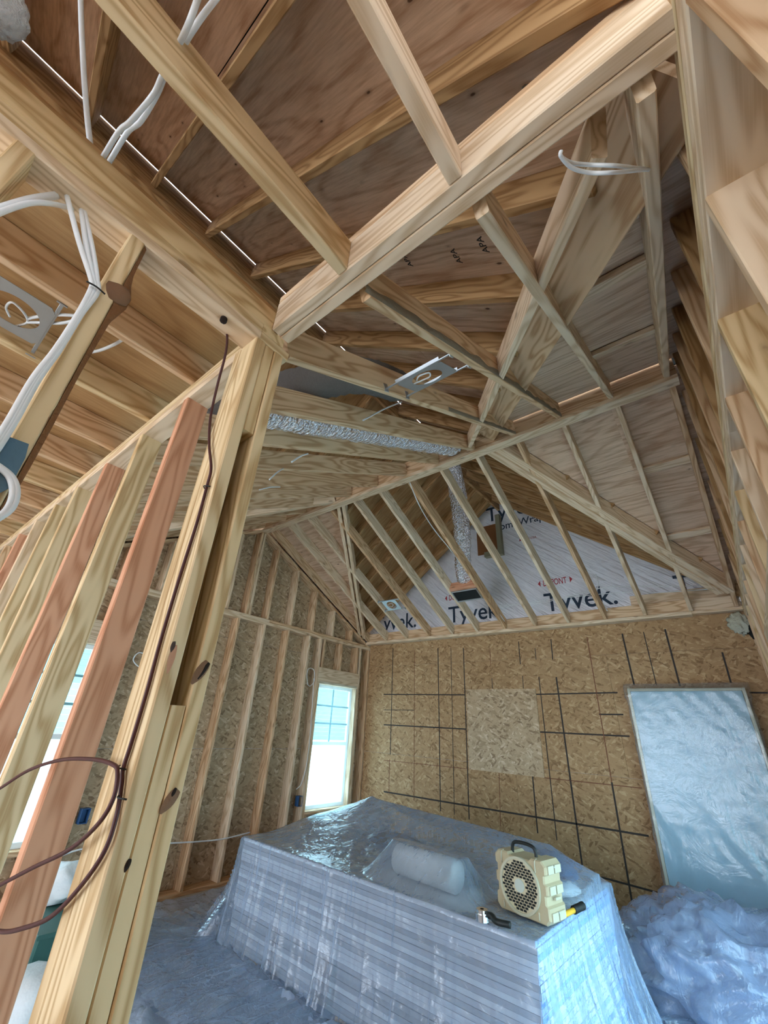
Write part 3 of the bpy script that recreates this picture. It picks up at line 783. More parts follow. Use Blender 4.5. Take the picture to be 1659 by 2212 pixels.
for s in (1, -1):                        # unseen skin added over the deck to block light at its seams
    v0 = XV0 - XM; k = SCR / SM; up = .016
    for poly in ([(.027, YF - .3), (2.7, YF - .3), (2.7, YC - (2.7 - v0) / k), (v0, YC), (.027, YC)], [(.027, YC), (v0, YC), (2.7, YC + (2.7 - v0) / k), (2.7, YB + .15), (.027, YB + .15)]):
        prism('roof_light_seal', [(XM + s * a, b, zmain(XM + s * a) + up) for a, b in poly], (s * SM, 0, 1), .003, 'dark', rf, (0, 1, 0))
    xo_ = (XR + .16 - XM) if s > 0 else (XM - XL + .17)
    for t in (1, -1):
        poly = [(v0, .047), (xo_, .047), (xo_, (xo_ - v0) / k)]
        prism('roof_light_seal', [(XM + s * a, YC + t * b, ZC - SCR * b + up) for a, b in poly], (0, t * SCR, 1), .003, 'dark', rf, (1, 0, 0))
        poly = [(xo_ - .001, .056), (xo_, .056), (xo_, 2.62), (v0 + .056 * k, .056)]
def stamp(txt, px, py, hgt, width, turn):
    d = ray(px, py); n = Vector((SM, 0, 1)); t = n.dot(Vector((XM, 0, ZM)) - CAM) / n.dot(d); p = CAM + d * (t * .9995)
    cu = bpy.data.curves.new('grade_stamp', 'FONT'); cu.body = txt; cu.size = 1; cu.offset = .02
    tmp = bpy.data.objects.new('grade_stamp', cu); COL.objects.link(tmp); bpy.context.view_layer.update()
    me = bpy.data.meshes.new_from_object(tmp.evaluated_get(bpy.context.evaluated_depsgraph_get())); bpy.data.objects.remove(tmp)
    w = max(v.co.x for v in me.vertices)
    for v in me.vertices: v.co = Vector((v.co.x * width / w, v.co.y * hgt / .69, 0))
    me.materials.clear(); me.materials.append(M['marker'])
    o = bpy.data.objects.new('grade_stamp', me); link(o, rf)
    z = n.normalized(); x = Vector((0, 1, 0)); y = z.cross(x)
    m4 = (Matrix((x, y, z)).transposed() @ Matrix.Rotation(turn, 3, 'Z') @ Matrix.Diagonal((1, -1, 1))).to_4x4(); m4.translation = p; o.matrix_local = m4
for px, py in ((1058, 545), (1000, 568), (893, 575)): stamp('APA', px, py, .035, .09, math.pi)
cuboid('ridge_light_seal', (XR + .002, YC - .12, ZC + .017), (XR + .17, YC + .12, ZC + .03), 'dark', rf)  # unseen block added to close a light leak at the ridge end
# seam blocking on the right-hand slopes
for s, dist, xs in ((-1, .84, ((-.195, .145),)), (-1, 1.63, ((-.195, .145),)), (1, .80, ((-.178, .165),)), (1, 1.55, ((-.178, .165),))):
    for x0, x1 in xs:
        y = YC + s * dist; z = ZC - SCR * dist - .022
        board('seam_blocking', (x0, y, z), (x1, y, z), .030, .075, Vector((0, s * SCR, 1)), 'pale', rf)
# valleys: deep double rafters on the far slope, flat board with a narrow rafter on the near slope
for side in (1, -1):
    def vp(d, dz, s, off=0):
        Xv = XV0 - XM + SCR / SM * d
        return Vector((XM + side * (Xv - off), YC + s * d, ZC - SCR * d - dz))
    dmax = 2.2 if side > 0 else 2.3
    for j in range(2):
        board('valley_rafter', vp(.06, .078, 1, .045 + .085 * j), vp(dmax, .078, 1, .045 + .085 * j), .150, .078 if side > 0 else .044, Z_, ('pale', 'pale')[j], rf)
    if side > 0:
        a, b = vp(.10, .03, -1, .13), vp(2.4, .03, -1, .13)
        board('valley_board', a, b, .030, .24, Vector((side * SM, 0, 1)), 'pine', rf)
        a, b = vp(.10, .075, -1, .29), vp(2.4, .075, -1, .29)
        board('valley_rafter', a, b, .14, TK, Z_, 'pale', rf)
    else:
        for j in range(2):
            board('valley_rafter', vp(.06, .078, -1, .025 + .046 * j), vp(2.2, .078, -1, .025 + .046 * j), .150, .044, Z_, 'pale', rf)

# ================================================================== THINGS
# ------------------------------------------------------------------ drywall stack
ang = math.atan2(2.60 - 2.69, -1.055 + 3.59)
SA = Vector((-3.575, 2.685)); ux = Vector((math.cos(ang), math.sin(ang))); uy = Vector((-math.sin(ang), math.cos(ang)))
SL, SW, SH = 2.50, 1.20, .685
def S2W(a, b, z): p = SA + ux * a + uy * b; return Vector((p.x, p.y, z))
NB_ = 26; bt = (SH - .03) / NB_
sheet_me = box_mesh(SL, bt - .0012, SW, 'gyp', .0012)
for i in range(NB_):
    j = random.uniform(-.003, .003); j2 = random.uniform(-.003, .003)
    top = i == NB_ - 1
    o = empty('drywall_sheet'); c = S2W(SL / 2 + j, SW / 2 + j2, .03 + bt * i); o.location = c; o.rotation_euler = (0, 0, ang)
    tag(o, 'topmost gypsum sheet carrying the tan speaker' if top else 'gypsum sheet bundle below the top of the plastic-covered stack', 'drywall', 'stacked drywall sheets')
    p = bpy.data.objects.new('gypsum_panel', sheet_me); link(p, o); p.location = (0, 0, bt / 2)
    t = bpy.data.objects.new('end_tape', _cache.setdefault('tape', box_mesh(.0024, bt - .002, SW - .004, 'endtape', .0003))); link(t, o); t.location = (SL / 2 + .001, 0, bt / 2)
cap = box_mesh(SL, .001, SW, 'gypsum_face', .0002)
p = bpy.data.objects.new('face_paper', cap); link(p, o); p.location = (0, 0, bt - .0005)
for k in range(3):
    b = cuboid('pallet_runner', S2W(.3 + k * .9, 0, 0), S2W(.3 + k * .9, 0, 0) + Vector((.09, 1.15, .029)), 'pine', None)
    tag(b, ('leftmost', 'middle', 'rightmost')[k] + ' timber runner under the drywall stack', 'timber', 'runners under the drywall')

# goods under the sheeting on top of the stack
o = tube('paper_roll', [S2W(1.45, .27, SH + .088), S2W(1.92, .235, SH + .088)], .085, 'rollw', None, 24, 2)
tag(o, 'white paper roll lying under the plastic on the drywall', 'roll')
def heap(name, a, b, w, d, h, mat, label, cat, seed):
    e = blob(name, S2W(a, b, SH + h * .45), (w, d, h * .55), mat, None, 3, .22, 2.2, seed, -h * .44)
    return tag(e, label, cat)
heap('packing_bundle', .55, .95, .20, .15, .21, 'bagpaper', 'pale packing bundle under the peak of the plastic', 'bundle', 3)
heap('packing_bundle', 1.05, .75, .26, .15, .10, 'greyfuzz', 'dark bundle under the plastic between the peak and the roll', 'bundle', 8)
heap('packing_bundle', 2.22, .98, .15, .12, .17, 'bluebox', 'blue bundle under the plastic behind the tan speaker', 'bundle', 12)
bag = empty('plaster_bag', S2W(2.30, .72, SH + .012), ang + .2)
tag(bag, 'flat white bag with a navy oval print beside the tan speaker', 'bag')
bb = blob('bag_body', (0, 0, .035), (.17, .13, .045), 'bagpaper', bag, 3, .15, 2, 5, -.033)
N = 20
from_data('bag_print', [(0, 0, .0)] + [(.10 * math.cos(6.2832 * i / N), .05 * math.sin(6.2832 * i / N), -.012 * math.cos(6.2832 * i / N) ** 2) for i in range(N)], [(0, i, i % N + 1) for i in range(1, N + 1)], 'navy_print', bag).location = (.0, -.01, .092)

# ------------------------------------------------------------------ plastic sheet draped over the stack
def seg(px, py, ax, ay, bx, by):
    vx, vy = bx - ax, by - ay; t = max(0, min(1, ((px - ax) * vx + (py - ay) * vy) / (vx * vx + vy * vy)))
    return math.hypot(px - ax - t * vx, py - ay - t * vy), t
def top_h(a, b):
    d, t = seg(a, b, .52, 1.0, 2.20, 1.02)
    h = (.275 - .075 * t) * max(0, 1 - d / (.72 if b < 1.0 else .42)) ** 1.15
    d2 = math.hypot(a - .52, b - 1.0); h = max(h, .285 * max(0, 1 - d2 / .95) ** 1.3)
    d3, _ = seg(a, b, 1.45, .27, 1.95, .235); h = max(h, .186 * max(0, 1 - max(0, d3 - .055) / .20) ** 1.2)
    d4 = math.hypot((a - 2.30) / 1.2, b - .72); h = max(h, .10 * max(0, 1 - max(0, d4 - .12) / .12))
    if h < .004: h = .004
    # flattened place where the speaker and tools stand
    k = max(0, min(1, (math.hypot((a - 2.33) / 1.15, (b - .25) / .8) - .20) / .10)) if b < .62 else 1
    return .004 + (h - .004) * k
def drape(s, t):
    cs, ct = max(-.012, min(SL + .012, s)), max(-.012, min(SW + .012, t))
    ex, ey = s - cs, t - ct; L = math.hypot(ex, ey)
    h0 = top_h(min(max(cs, 0), SL), min(max(ct, 0), SW))
    wr = .004 * noise.noise(Vector((s * 5, t * 5, 1.3)))
    if L < 1e-6:
        return S2W(cs, ct, SH + h0 + abs(wr))
    dx, dy = ex / L, ey / L
    per = cs * 1.0 + ct * 1.7 + math.atan2(dy, dx) * .5
    Hh = SH + h0
    flare = .06 if dy < -.5 else .16
    pl = math.sin(per * 23 + 3 * noise.noise(Vector((per * 2.2, L * .8, 0)))) + .6 * math.sin(per * 51 + 2 * noise.noise(Vector((per * 4, 7, L))))
    pl += .9 * math.exp(-L * 5) * math.sin(per * 120 + 2.5 * noise.noise(Vector((per * 6, 3, L * 2)))) + .35 * math.sin(per * 95 + 4 * noise.noise(Vector((per * 3, 1, L * 2))))
    fold = (.011 + .065 * min(L, Hh)) * pl * (.35 + .65 * abs(noise.noise(Vector((per * 1.3, 5, 0)))) * 1.8)
    if L < Hh:
        f = L / Hh
        out = .012 + flare * f ** 1.7 + max(-.004, fold * (.25 + .75 * f)); z = Hh - L
        z = max(z, .05)
    else:
        out = .010 + flare + (L - Hh) * .9 + max(0, fold) * .6
        z = .05 + .05 * abs(noise.noise(Vector((s * 3.5, t * 3.5, 0)))) * max(0, 1 - (L - Hh) * .6) + .012 * abs(pl)
    if dx < -.5 and z < .35:     # loose swelling of film at the far-left end
        out += .22 * math.sin(min(1, (.35 - z) / .35) * 1.57) * (.6 + .4 * noise.noise(Vector((t * 2, 9, 0))))
    p = S2W(cs + dx * out, ct + dy * out, z)
    return p
ns, ntt = 420, 260; vs, fs = [], []
s0, s1, t0, t1 = -1.15, SL + 1.0, -1.45, SW + .95
for i in range(ns + 1):
    for j in range(ntt + 1):
        vs.append(drape(s0 + (s1 - s0) * i / ns, t0 + (t1 - t0) * j / ntt))
for i in range(ns):
    for j in range(ntt): q = i * (ntt + 1) + j; fs.append((q, q + ntt + 1, q + ntt + 2, q + 1))
o = from_data('plastic_sheet', vs, fs, 'film', None, True)
tag(o, 'clear plastic sheet draped over the drywall stack with hanging folds', 'plastic sheet')

# plastic laid over the floor
vs, fs = [], []; nx, ny = 170, 170
fx0, fx1, fy0, fy1 = XL + .06, XR - .06, .62, YB - .05
for i in range(nx + 1):
    for j in range(ny + 1):
        x = fx0 + (fx1 - fx0) * i / nx; y = fy0 + (fy1 - fy0) * j / ny
        r = 1 - abs(noise.noise(Vector((x * 1.6, y * 1.6, 4)))) * 2.2
        r2 = 1 - abs(noise.noise(Vector((x * 4.1 + 3, y * 3.2, 9)))) * 2.4
        vs.append((x, y, .004 + .045 * max(0, r) ** 5 + .030 * max(0, r2) ** 4 + .003 * noise.noise(Vector((x * 9, y * 9, 0))) + .003))
for i in range(nx):
    for j in range(ny): q = i * (ny + 1) + j; fs.append((q, q + ny + 1, q + ny + 2, q + 1))
o = from_data('plastic_sheet', vs, fs, 'filmfloor', None, True)
tag(o, 'wrinkled plastic sheeting spread flat across the floor', 'plastic sheet')

# ------------------------------------------------------------------ rugged tan speaker
sp0 = PZ(1075, 1960, SH + .01); sp1 = PZ(1190, 2007, SH + .01)
sa = math.atan2(sp1.y - sp0.y, sp1.x - sp0.x); wS = .325; hS = .262; dS = .165
spk = empty('portable_speaker', (sp0.x, sp0.y, SH + .012), sa)
tag(spk, 'tan rugged portable speaker with round slotted grille and black handle', 'speaker')
def extr(name, prof, y0, y1, mat, parent, bevel=.006):
    k = len(prof)
    cxp = sum(p[0] for p in prof) / k; czp = sum(p[1] for p in prof) / k
    def ins(p, d):
        v = Vector((p[0] - cxp, p[1] - czp)); return (p[0] - v.x / v.length * d, p[1] - v.y / v.length * d)
    rings = [([ins(p, bevel) for p in prof], y0), (prof, y0 + bevel), (prof, y1 - bevel), ([ins(p, bevel) for p in prof], y1)]
    vs = [(a, y, b) for r, y in rings for a, b in r]
    fs = [(i + r * k, (i + 1) % k + r * k, (i + 1) % k + (r + 1) * k, i + (r + 1) * k) for r in range(3) for i in range(k)]
    fs += [tuple(range(k)), tuple(range(4 * k - 1, 3 * k - 1, -1))]
    me = bpy.data.meshes.new(name); me.from_pydata(vs, [], fs)
    bm = bmesh.new(); bm.from_mesh(me); bmesh.ops.recalc_face_normals(bm, faces=bm.faces); bm.to_mesh(me); bm.free()
    return mesh_obj(name, me, mat, parent)
c_ = .022
prof = [(c_, 0), (wS - c_, 0), (wS, c_), (wS, .07), (wS - .012, .078), (wS - .012, .115), (wS, .123), (wS, .16), (wS - .012, .168), (wS - .012, .20), (wS, .208), (wS, hS - c_), (wS - c_, hS),
        (wS - .085, hS), (wS - .095, hS - .010), (.095, hS - .010), (.085, hS), (c_, hS), (0, hS - c_), (0, .208), (.012, .20), (.012, .168), (0, .16), (0, .123), (.012, .115), (.012, .078), (0, .07), (0, c_)]
extr('body', prof, 0, dS, 'tan_dk', spk, .008)
def disc(name, r0, r1, y, th, mat, parent, cx=wS / 2, cz=hS / 2, N=40):
    vs, fs = [], []
    for i in range(N):
        a = 2 * math.pi * i / N; c, s_ = math.cos(a), math.sin(a)
        vs += [(cx + r0 * c, y, cz + r0 * s_), (cx + r1 * c, y, cz + r1 * s_), (cx + r1 * c, y + th, cz + r1 * s_), (cx + r0 * c, y + th, cz + r0 * s_)]
    for i in range(N):
        a, b = i * 4, ((i + 1) % N) * 4
        for k in range(4): fs.append((a + k, a + (k + 1) % 4, b + (k + 1) % 4, b + k))
    return from_data(name, vs, fs, mat, parent)
disc('grille_rim', .112, .124, -.014, .016, 'tan_lt', spk)
gr = disc('grille', .0005, .113, -.006, .008, 'tan', spk)
slot_me = box_mesh(.017, .0095, .004, 'dark', .001)
for r in range(-8, 9):
    for k in range(-6, 7):
        x = k * .0225 + (.01125 if r % 2 else 0); z = r * .0125
        d = math.hypot(x, z)
        if .036 < d < .103 and (abs(x) > .012 or z > 0 or d < 99):
            q = bpy.data.objects.new('slot', slot_me); link(q, gr); q.location = (wS / 2 + x, -.0065, hS / 2 + z)
disc('badge', .0005, .029, -.012, .012, 'hub', spk, N=24)
tube('handle', [(.085, .06, hS - .012), (.088, .06, hS + .022), (.105, .06, hS + .042), (wS / 2, .06, hS + .048), (wS - .105, .06, hS + .042), (wS - .088, .06, hS + .022), (wS - .085, .06, hS - .012)], .009, 'black', spk, 10, 6)
for zz in (.035, .14, .225):
    cuboid('side_rib', (wS - .002, .02, zz - .018), (wS + .007, .075, zz + .018), 'tan_lt', spk)
    cuboid('side_rib', (wS - .002, .085, zz - .018), (wS + .007, .145, zz + .018), 'tan_lt', spk)
for zz in (.05, .235):
    blob('screw', (wS + .008, .08, zz), (.002, .005, .005), 'galv', spk, 1)
cuboid('side_latch', (wS, .06, .10), (wS + .010, .11, .112), 'tan_lt', spk)
for xx in (.05, wS - .06):
    tube('corner_ridge', [(xx, -.002, hS - .055), (xx, -.003, hS - .012), (xx, .02, hS + .001)], .004, 'tan_lt', spk, 6, 4)
    tube('corner_ridge', [(xx, -.002, .045), (xx, -.003, .012)], .004, 'tan_lt', spk, 6, 4)

# chrome tool and yellow tool beside it
g = PZ(1042, 1982, SH + .02); tl = empty('hand_tool', (g.x, g.y, SH + .008), .1)
tag(tl, 'hand tool with shiny chrome head and curved black handle left of the speaker', 'tool')
for k, (r0, r1, z0, z1) in enumerate(((.012, .036, .0, .030), (.010, .030, .030, .046))):
    vs, fs = [], []; Nn = 24
    for i in range(Nn):
        a = 6.28318 * i / Nn
        for r, z in ((r0, z0), (r1, z0), (r1, z1), (r0, z1)): vs.append((r * math.cos(a), r * math.sin(a), z))
    for i in range(Nn):
        a, b = i * 4, ((i + 1) % Nn) * 4
        for m_ in range(4): fs.append((a + m_, b + m_, b + (m_ + 1) % 4, a + (m_ + 1) % 4))
    from_data('chrome_head' if k == 0 else 'chrome_collar', vs, fs, 'chrome', tl)
tube('handle_arm', [(.03, 0, .028), (.055, -.005, .030), (.075, -.020, .022), (.10, -.028, .020), (.155, -.018, .020)], .015, 'black', tl, 8, 5)
q0 = PZ(1205, 1982, SH + .03); q1 = PZ(1240, 1966, SH + .03); q2 = PZ(1268, 1952, SH + .03)
yt = empty('utility_tool', (q1.x, q1.y, SH + .008), math.atan2(q2.y - q0.y, q2.x - q0.x))
tag(yt, 'yellow hand tool with ribbed black grip right of the speaker', 'tool')
tube('yellow_shaft', [(-.16, 0, .022), (0, 0, .022)], .013, 'yellowp', yt, 8, 3)
tube('ribbed_grip', [(-.005, 0, .023), (.11, 0, .023)], .018, 'black', yt, 12, 30, rfun=lambda f, a: .018 + .0022 * math.sin(f * 60) - (.006 if f > .97 else 0))

# ------------------------------------------------------------------ wrapped door leaning on the back wall
dr = empty('wrapped_door', (-.46, YB - .205, .012)); dr.rotation_euler = (math.radians(-2.2), 0, 0)
tag(dr, 'pale blue door slab in its jamb leaning on the OSB wall', 'door')
dw, dh = .995, 2.05
cuboid('door_slab', (-dw / 2 + .03, -.03, .03), (dw / 2 - .03, .012, dh - .03), 'doorw', dr, axis=2)
cuboid('door_jamb', (-dw / 2, -.02, 0), (-dw / 2 + .028, .09, dh), 'doorjamb', dr, axis=2)
cuboid('door_jamb', (dw / 2 - .028, -.02, 0), (dw / 2, .09, dh), 'doorjamb', dr, axis=2)
cuboid('door_jamb', (-dw / 2 + .028, -.02, dh - .028), (dw / 2 - .028, .09, dh), 'doorjamb', dr, axis=0)
cuboid('weather_strip', (-dw / 2 - .008, .03, .1), (-dw / 2 - .001, .06, dh - .45), 'doorred', dr, axis=2)
# film around the door
vs, fs = [], []; nx, nz = 60, 90
def wrapx(u): return u
for i in range(nx + 1):
    for j in range(nz + 1):
        u = i / nx; w = j / nz
        per = u * (dw + .18) - .09
        if per < 0: x, y = -dw / 2 - .014, -.038 - per
        elif per > dw: x, y = dw / 2 + .014, -.038 + (per - dw)
        else: x, y = -dw / 2 - .014 + per / dw * (dw + .028), -.038
        z = w * (dh + .05)
        k = noise.noise(Vector((x * 6 + z * 3.5, z * 1.5, 2))) ; k2 = noise.noise(Vector((x * 2, z * 14, 5)))
        y -= .012 * abs(k) + .004 * abs(k2)
        if w > .965: y += (w - .965) * 1.6; z -= .0
        if per < .02 or per > dw - .02: x += (-.02 if per < .02 else .02) * (abs(noise.noise(Vector((z * 7, 3, 0)))) + (.9 if w > .93 else 0))
        vs.append((x, y, z))
for i in range(nx):
    for j in range(nz): q = i * (nz + 1) + j; fs.append((q, q + nz + 1, q + nz + 2, q + 1))
fw = from_data('plastic_wrap', vs, fs, 'filmwrap', None, True); fw.location = dr.location; fw.rotation_euler = dr.rotation_euler
tag(fw, 'clear plastic wrap stretched around the leaning door', 'plastic wrap')

# heap of bagged plastic
bm = bmesh.new(); bmesh.ops.create_icosphere(bm, subdivisions=5, radius=1)
for v in bm.verts:
    d = v.co.normalized()
    r = 1 + .16 * noise.noise(d * 1.7 + Vector((5, 0, 0)))
    cr = 0
    for fq, am in ((2.6, .16), (5.5, .10), (11, .05), (20, .02)): cr += am * (1 - 2.4 * abs(noise.noise(d * fq + Vector((fq, 2, 1)))))
    r += cr - .05
    v.co = Vector((d.x * .62 * r, d.y * .48 * r, max(d.z * .36 * r, -.17)))
me = bpy.data.meshes.new('plastic_bag'); bm.to_mesh(me); bm.free()
for p in me.polygons: p.use_smooth = True
o = mesh_obj('plastic_bag', me, 'filmbag'); o.location = (-.50, 4.45, .20)
tag(o, 'crumpled heap of clear plastic on the floor before the leaning door', 'plastic bag')
# ------------------------------------------------------------------ things on the floor behind the partition
tb = empty('storage_tote', (-4.05, 1.62, .006)); tag(tb, 'dark green tote on the floor behind the partition studs', 'tote')
extr('tote_body', [(-.25, 0), (.25, 0), (.28, .3), (-.28, .3)], -.2, .2, 'green', tb, .01)
cuboid('tote_rim', (-.29, -.21, .285), (.29, .21, .31), 'green', tb)
o = blob('trash_bag', (-4.28, 1.66, .42), (.16, .15, .12), 'bagpaper', None, 3, .3, 2, 31, -.098); tag(o, 'small white bag resting on the dark green tote', 'bag')
o = blob('trash_bag', (-3.5, 1.32, .12), (.24, .2, .14), 'bagpaper', None, 3, .3, 2, 33, -.11); tag(o, 'white bag on the floor behind the nearest red stud', 'bag')

# ------------------------------------------------------------------ ducts
dpts = [(-1.64, y, vault_z(y) + .155) for y in (.75, 1.1, 1.5, 1.9, 2.3, 2.7, 2.96)]
def ribs(n, r, amp): return lambda f, a: r * (1 + .035 * math.sin(f * n * 6.283)) + amp * noise.noise(Vector((math.cos(a) * 2, math.sin(a) * 2, f * 34)))
o = tube('flexible_duct', dpts, .115, 'foil', None, 24, 26, rfun=ribs(38, .115, .014))
tag(o, 'silver foil flexible duct lying in the rafter bay of the near slope', 'duct')
bx = PY(1005, 1240, 4.62)
dpts = [(-2.02, 3.42, 4.62), (-2.10, 3.75, 4.52), (-2.18, 4.05, 4.18), (-2.28, 4.3, 3.80), (-2.42, 4.55, 3.55), (-2.49, 4.72, 3.34)]
o = tube('flexible_duct', dpts, .105, 'foil', None, 24, 26, rfun=ribs(40, .105, .014))
tag(o, 'silver foil flexible duct hanging down to the black register box', 'duct')
o = tube('flexible_duct', [(-2.3, .85, 3.27), (-1.9, .92, 3.27), (-1.55, 1.0, 3.26), (-1.25, 1.2, 3.33), (-1.22, 1.5, 3.48)], .10, 'greyfuzz', None, 18, 14, rfun=ribs(30, .10, .01))
tag(o, 'dark grey insulated duct lying above the near rafters', 'duct')
rb = empty('register_box', (-2.49, 4.755, vault_z(4.755))); rb.rotation_euler = (-math.atan(.5), 0, 0)
tag(rb, 'black rectangular air register box between two far rafters', 'register')
for lo, hi in (((-.185, -.10, -.012), (.185, -.085, .12)), ((-.185, .085, -.012), (.185, .10, .12)), ((-.185, -.085, -.012), (-.17, .085, .12)), ((.17, -.085, -.012), (.185, .085, .12))):
    cuboid('box_side', lo, hi, 'galv', rb)
cuboid('box_cavity', (-.17, -.085, .0), (.17, .085, .012), 'dark', rb)
cuboid('nailing_block', (-.19, -.145, .0), (.19, -.102, .12), 'red', rb)
blob('insulation_collar', (0, -.02, .16), (.12, .10, .05), 'pinktape', rb, 2, .3, 3, 3)

# ------------------------------------------------------------------ recessed-light mounting brackets
def bracket(loc, rot, span, label, light=False):
    b = empty('light_bracket', loc); b.rotation_euler = rot
    tag(b, label, 'bracket', 'recessed light mounting brackets')
    N = 32; R_, hx, hy = .077, .125, .10; vs, fs = [], []
    for zz in (0, .0018):
        for i in range(N):
            a = 2 * math.pi * i / N; c, s_ = math.cos(a), math.sin(a)
            vs.append((R_ * c, R_ * s_, zz))
        for i in range(N):
            a = 2 * math.pi * i / N; c, s_ = math.cos(a), math.sin(a)
            k = min(hx / max(abs(c), 1e-6), hy / max(abs(s_), 1e-6)); vs.append((k * c, k * s_, zz))
    for i in range(N):
        j = (i + 1) % N
        fs += [(i, j, N + j, N + i), (2 * N + i, 3 * N + i, 3 * N + j, 2 * N + j), (i, 2 * N + i, 2 * N + j, j), (N + i, N + j, 3 * N + j, 3 * N + i)]
    from_data('mounting_plate', vs, fs, 'galv', b)
    for e in (-1, 1):
        cuboid('hanger_bar', (-span / 2, e * hy - .006, .001), (span / 2, e * hy + .006, .007), 'galv', b)
        for f in (-1, 1): cuboid('bar_foot', (f * span / 2 - (.0 if f > 0 else .006), e * hy - .016, -.012), (f * span / 2 + (.006 if f > 0 else 0), e * hy + .016, .03), 'galv', b)
        cuboid('plate_flange', (-hx, e * hy - .001, 0), (hx, e * hy + .001, .022), 'galv', b)
    tube('lead_wire', [(-.10, .02, .012), (-.05, .045, .02), (.0, .03, .012), (.02, -.01, .014), (-.03, -.02, .018), (-.06, .0, .012)], .004, 'white_cable', b, 6, 5)
    return b
bracket((-.826, 1.26, vault_z(1.26) + .006), (math.atan(.5), 0, 0), .366, 'galvanised light bracket between two near rafters beside the grey wane')
bracket((-3.722, 4.735, vault_z(4.735) + .006), (-math.atan(.5), 0, 0), .366, 'bright small light bracket between far rafters near the corner')
bracket((-1.66, -.11, ZT + .012), (0, 0, 0), .366, 'blue-grey light bracket in the flat joist ceiling')

# ------------------------------------------------------------------ cables
def cable(name, pts, r, mat, label, group=None, sides=7, flat=1.0):
    o = tube(name, pts, r, mat, None, sides, 7, flat); tag(o, label, 'cable', group); return o
WC = 'white_cable'
cable('electrical_cable', [PX(172, -60, -1.02), PX(176, 60, -1.02), PX(181, 160, -1.02), PX(188, 250, -1.02), PX(197, 330, -1.02)], .0075, WC, 'white cable hanging straight down to the hallway plate')
for k, (dx, nm) in enumerate(((0, 'left'), (22, 'right'))):
    cable('electrical_cable', [PX(440 + dx * 2.6, -40, -.50), PX(412 + dx, 40, -.54), PX(384 + dx * .5, 100, -.62), PX(352 + dx * .3, 160, -.70), PX(330 + dx * .4, 205, -.78), PX(282 + dx * 1.0, 262, -.86), PX(256 + dx * .9, 285, -.92), PX(216 + dx * .9, 350, -1.0)], .0065, WC,
          'white cable of the pair from joist to plate, ' + ('with the bent kink' if k == 0 else 'running straighter'))
hA = PX(140, 418, -1.045); hB = PX(172, 452, -1.045)
cable('electrical_cable', [hA + Vector((0, 0, .03)), hA, PX(70, 430, -1.0), PX(0, 452, -.97), PX(-60, 480, -.95)], .009, WC, 'thick white cable curving left from the plate hole')
cable('electrical_cable', [hB + Vector((0, 0, .03)), hB, PX(110, 440, -1.0), PX(70, 438, -.97), PX(30, 448, -.95), PX(-40, 475, -.92)], .006, WC, 'thin white cable curving left below the thick one')
tie = PX(203, 628, -.958)
for k, (a, b, c, wrd) in enumerate((((145, 425), (170, 520), (196, 600), 'leftmost'), ((176, 455), (186, 530), (201, 600), 'middle'), ((182, 458), (200, 540), (209, 600), 'rightmost'))):
    e1 = PX(a[0], a[1], -1.0); e2 = PX(b[0], b[1], -.965); e3 = PX(c[0], c[1], -.958)
    low = [PX(168 + k * 3, 680, -.956), PX(120 + k * 4, 755, -.955), PX(70 + k * 6, 820, -.955), PX(12 + k * 7, 920, -.955), PX(-60 + k * 7, 1030, -.955)]
    cable('electrical_cable', [e1, e2, e3, tie + Vector((0, .006 * (k - 1), 0))] + low, .0062, WC, wrd + ' white cable of the bundle tied against the bark-edged stud', 'cables tied to the near stud')
o = tube('cable_tie', [tie + Vector((.012, -.02, 0)), tie + Vector((.014, 0, .002)), tie + Vector((.012, .02, 0))], .002, 'black', None, 6, 4); tag(o, 'thin black tie around the white cable bundle', 'cable tie')
for k, wrd in enumerate(('upper', 'lower')):
    cable('electrical_cable', [PZ(60, 688 + k * 8, ZT + .03), PZ(90, 683 + k * 14, ZT + .03), PZ(130, 680 + k * 18, ZT + .02), PZ(165, 682 + k * 10, ZT + .02)], .006, WC, wrd + ' white cable between light bracket and the bark-edged stud')
cable('electrical_cable', [Vector((-1.848, PZ(183, 764, ZT + .06).y - .03, ZT + .07)), PZ(183, 764, ZT + .06), PZ(215, 757, ZT + .06), PZ(245, 745, ZT + .07), PZ(266, 733, ZT + .10), Vector((-1.462, PZ(266, 733, ZT + .10).y + .02, ZT + .11))], .006, WC, 'short white cable loop crossing the flat joist bay')
for k, wrd in enumerate(('upper', 'lower')):
    cable('electrical_cable', [PY(1212, 326, .555), PY(1212, 338, .562), PY(1235, 352 + 10 * k, .60), PY(1275, 356 + 17 * k, .64), PY(1330, 358 + 14 * k, .67), PX(1396, 366, .150), PX(1400, 367, .165)], .0045, WC, wrd + ' white cable strung from header beam to end rafter')
# loop of coils below the tape
for k, r in enumerate((0, .012)):
    cable('electrical_cable', [PX(-12, 1000, -.955), PX(20 + k * 6, 1030, -.955), PX(28 + k * 8, 1065, -.95), PX(15 + k * 8, 1100, -.95), PX(-20, 1130, -.95)], .006, WC, ('inner' if k == 0 else 'outer') + ' white cable loop hanging below the blue-grey tape')
o = from_data('tape_wrap', [PX(x, y, -.962) for x, y in ((8, 940), (30, 948), (62, 960), (54, 990), (20, 1055), (-10, 1070), (-70, 1050), (-60, 960))], [tuple(range(8))], 'tape')
sol = o.modifiers.new('thickness', 'SOLIDIFY'); sol.thickness = .002
tag(o, 'blue-grey tape wrapped round the bark-edged stud and its cables', 'tape')
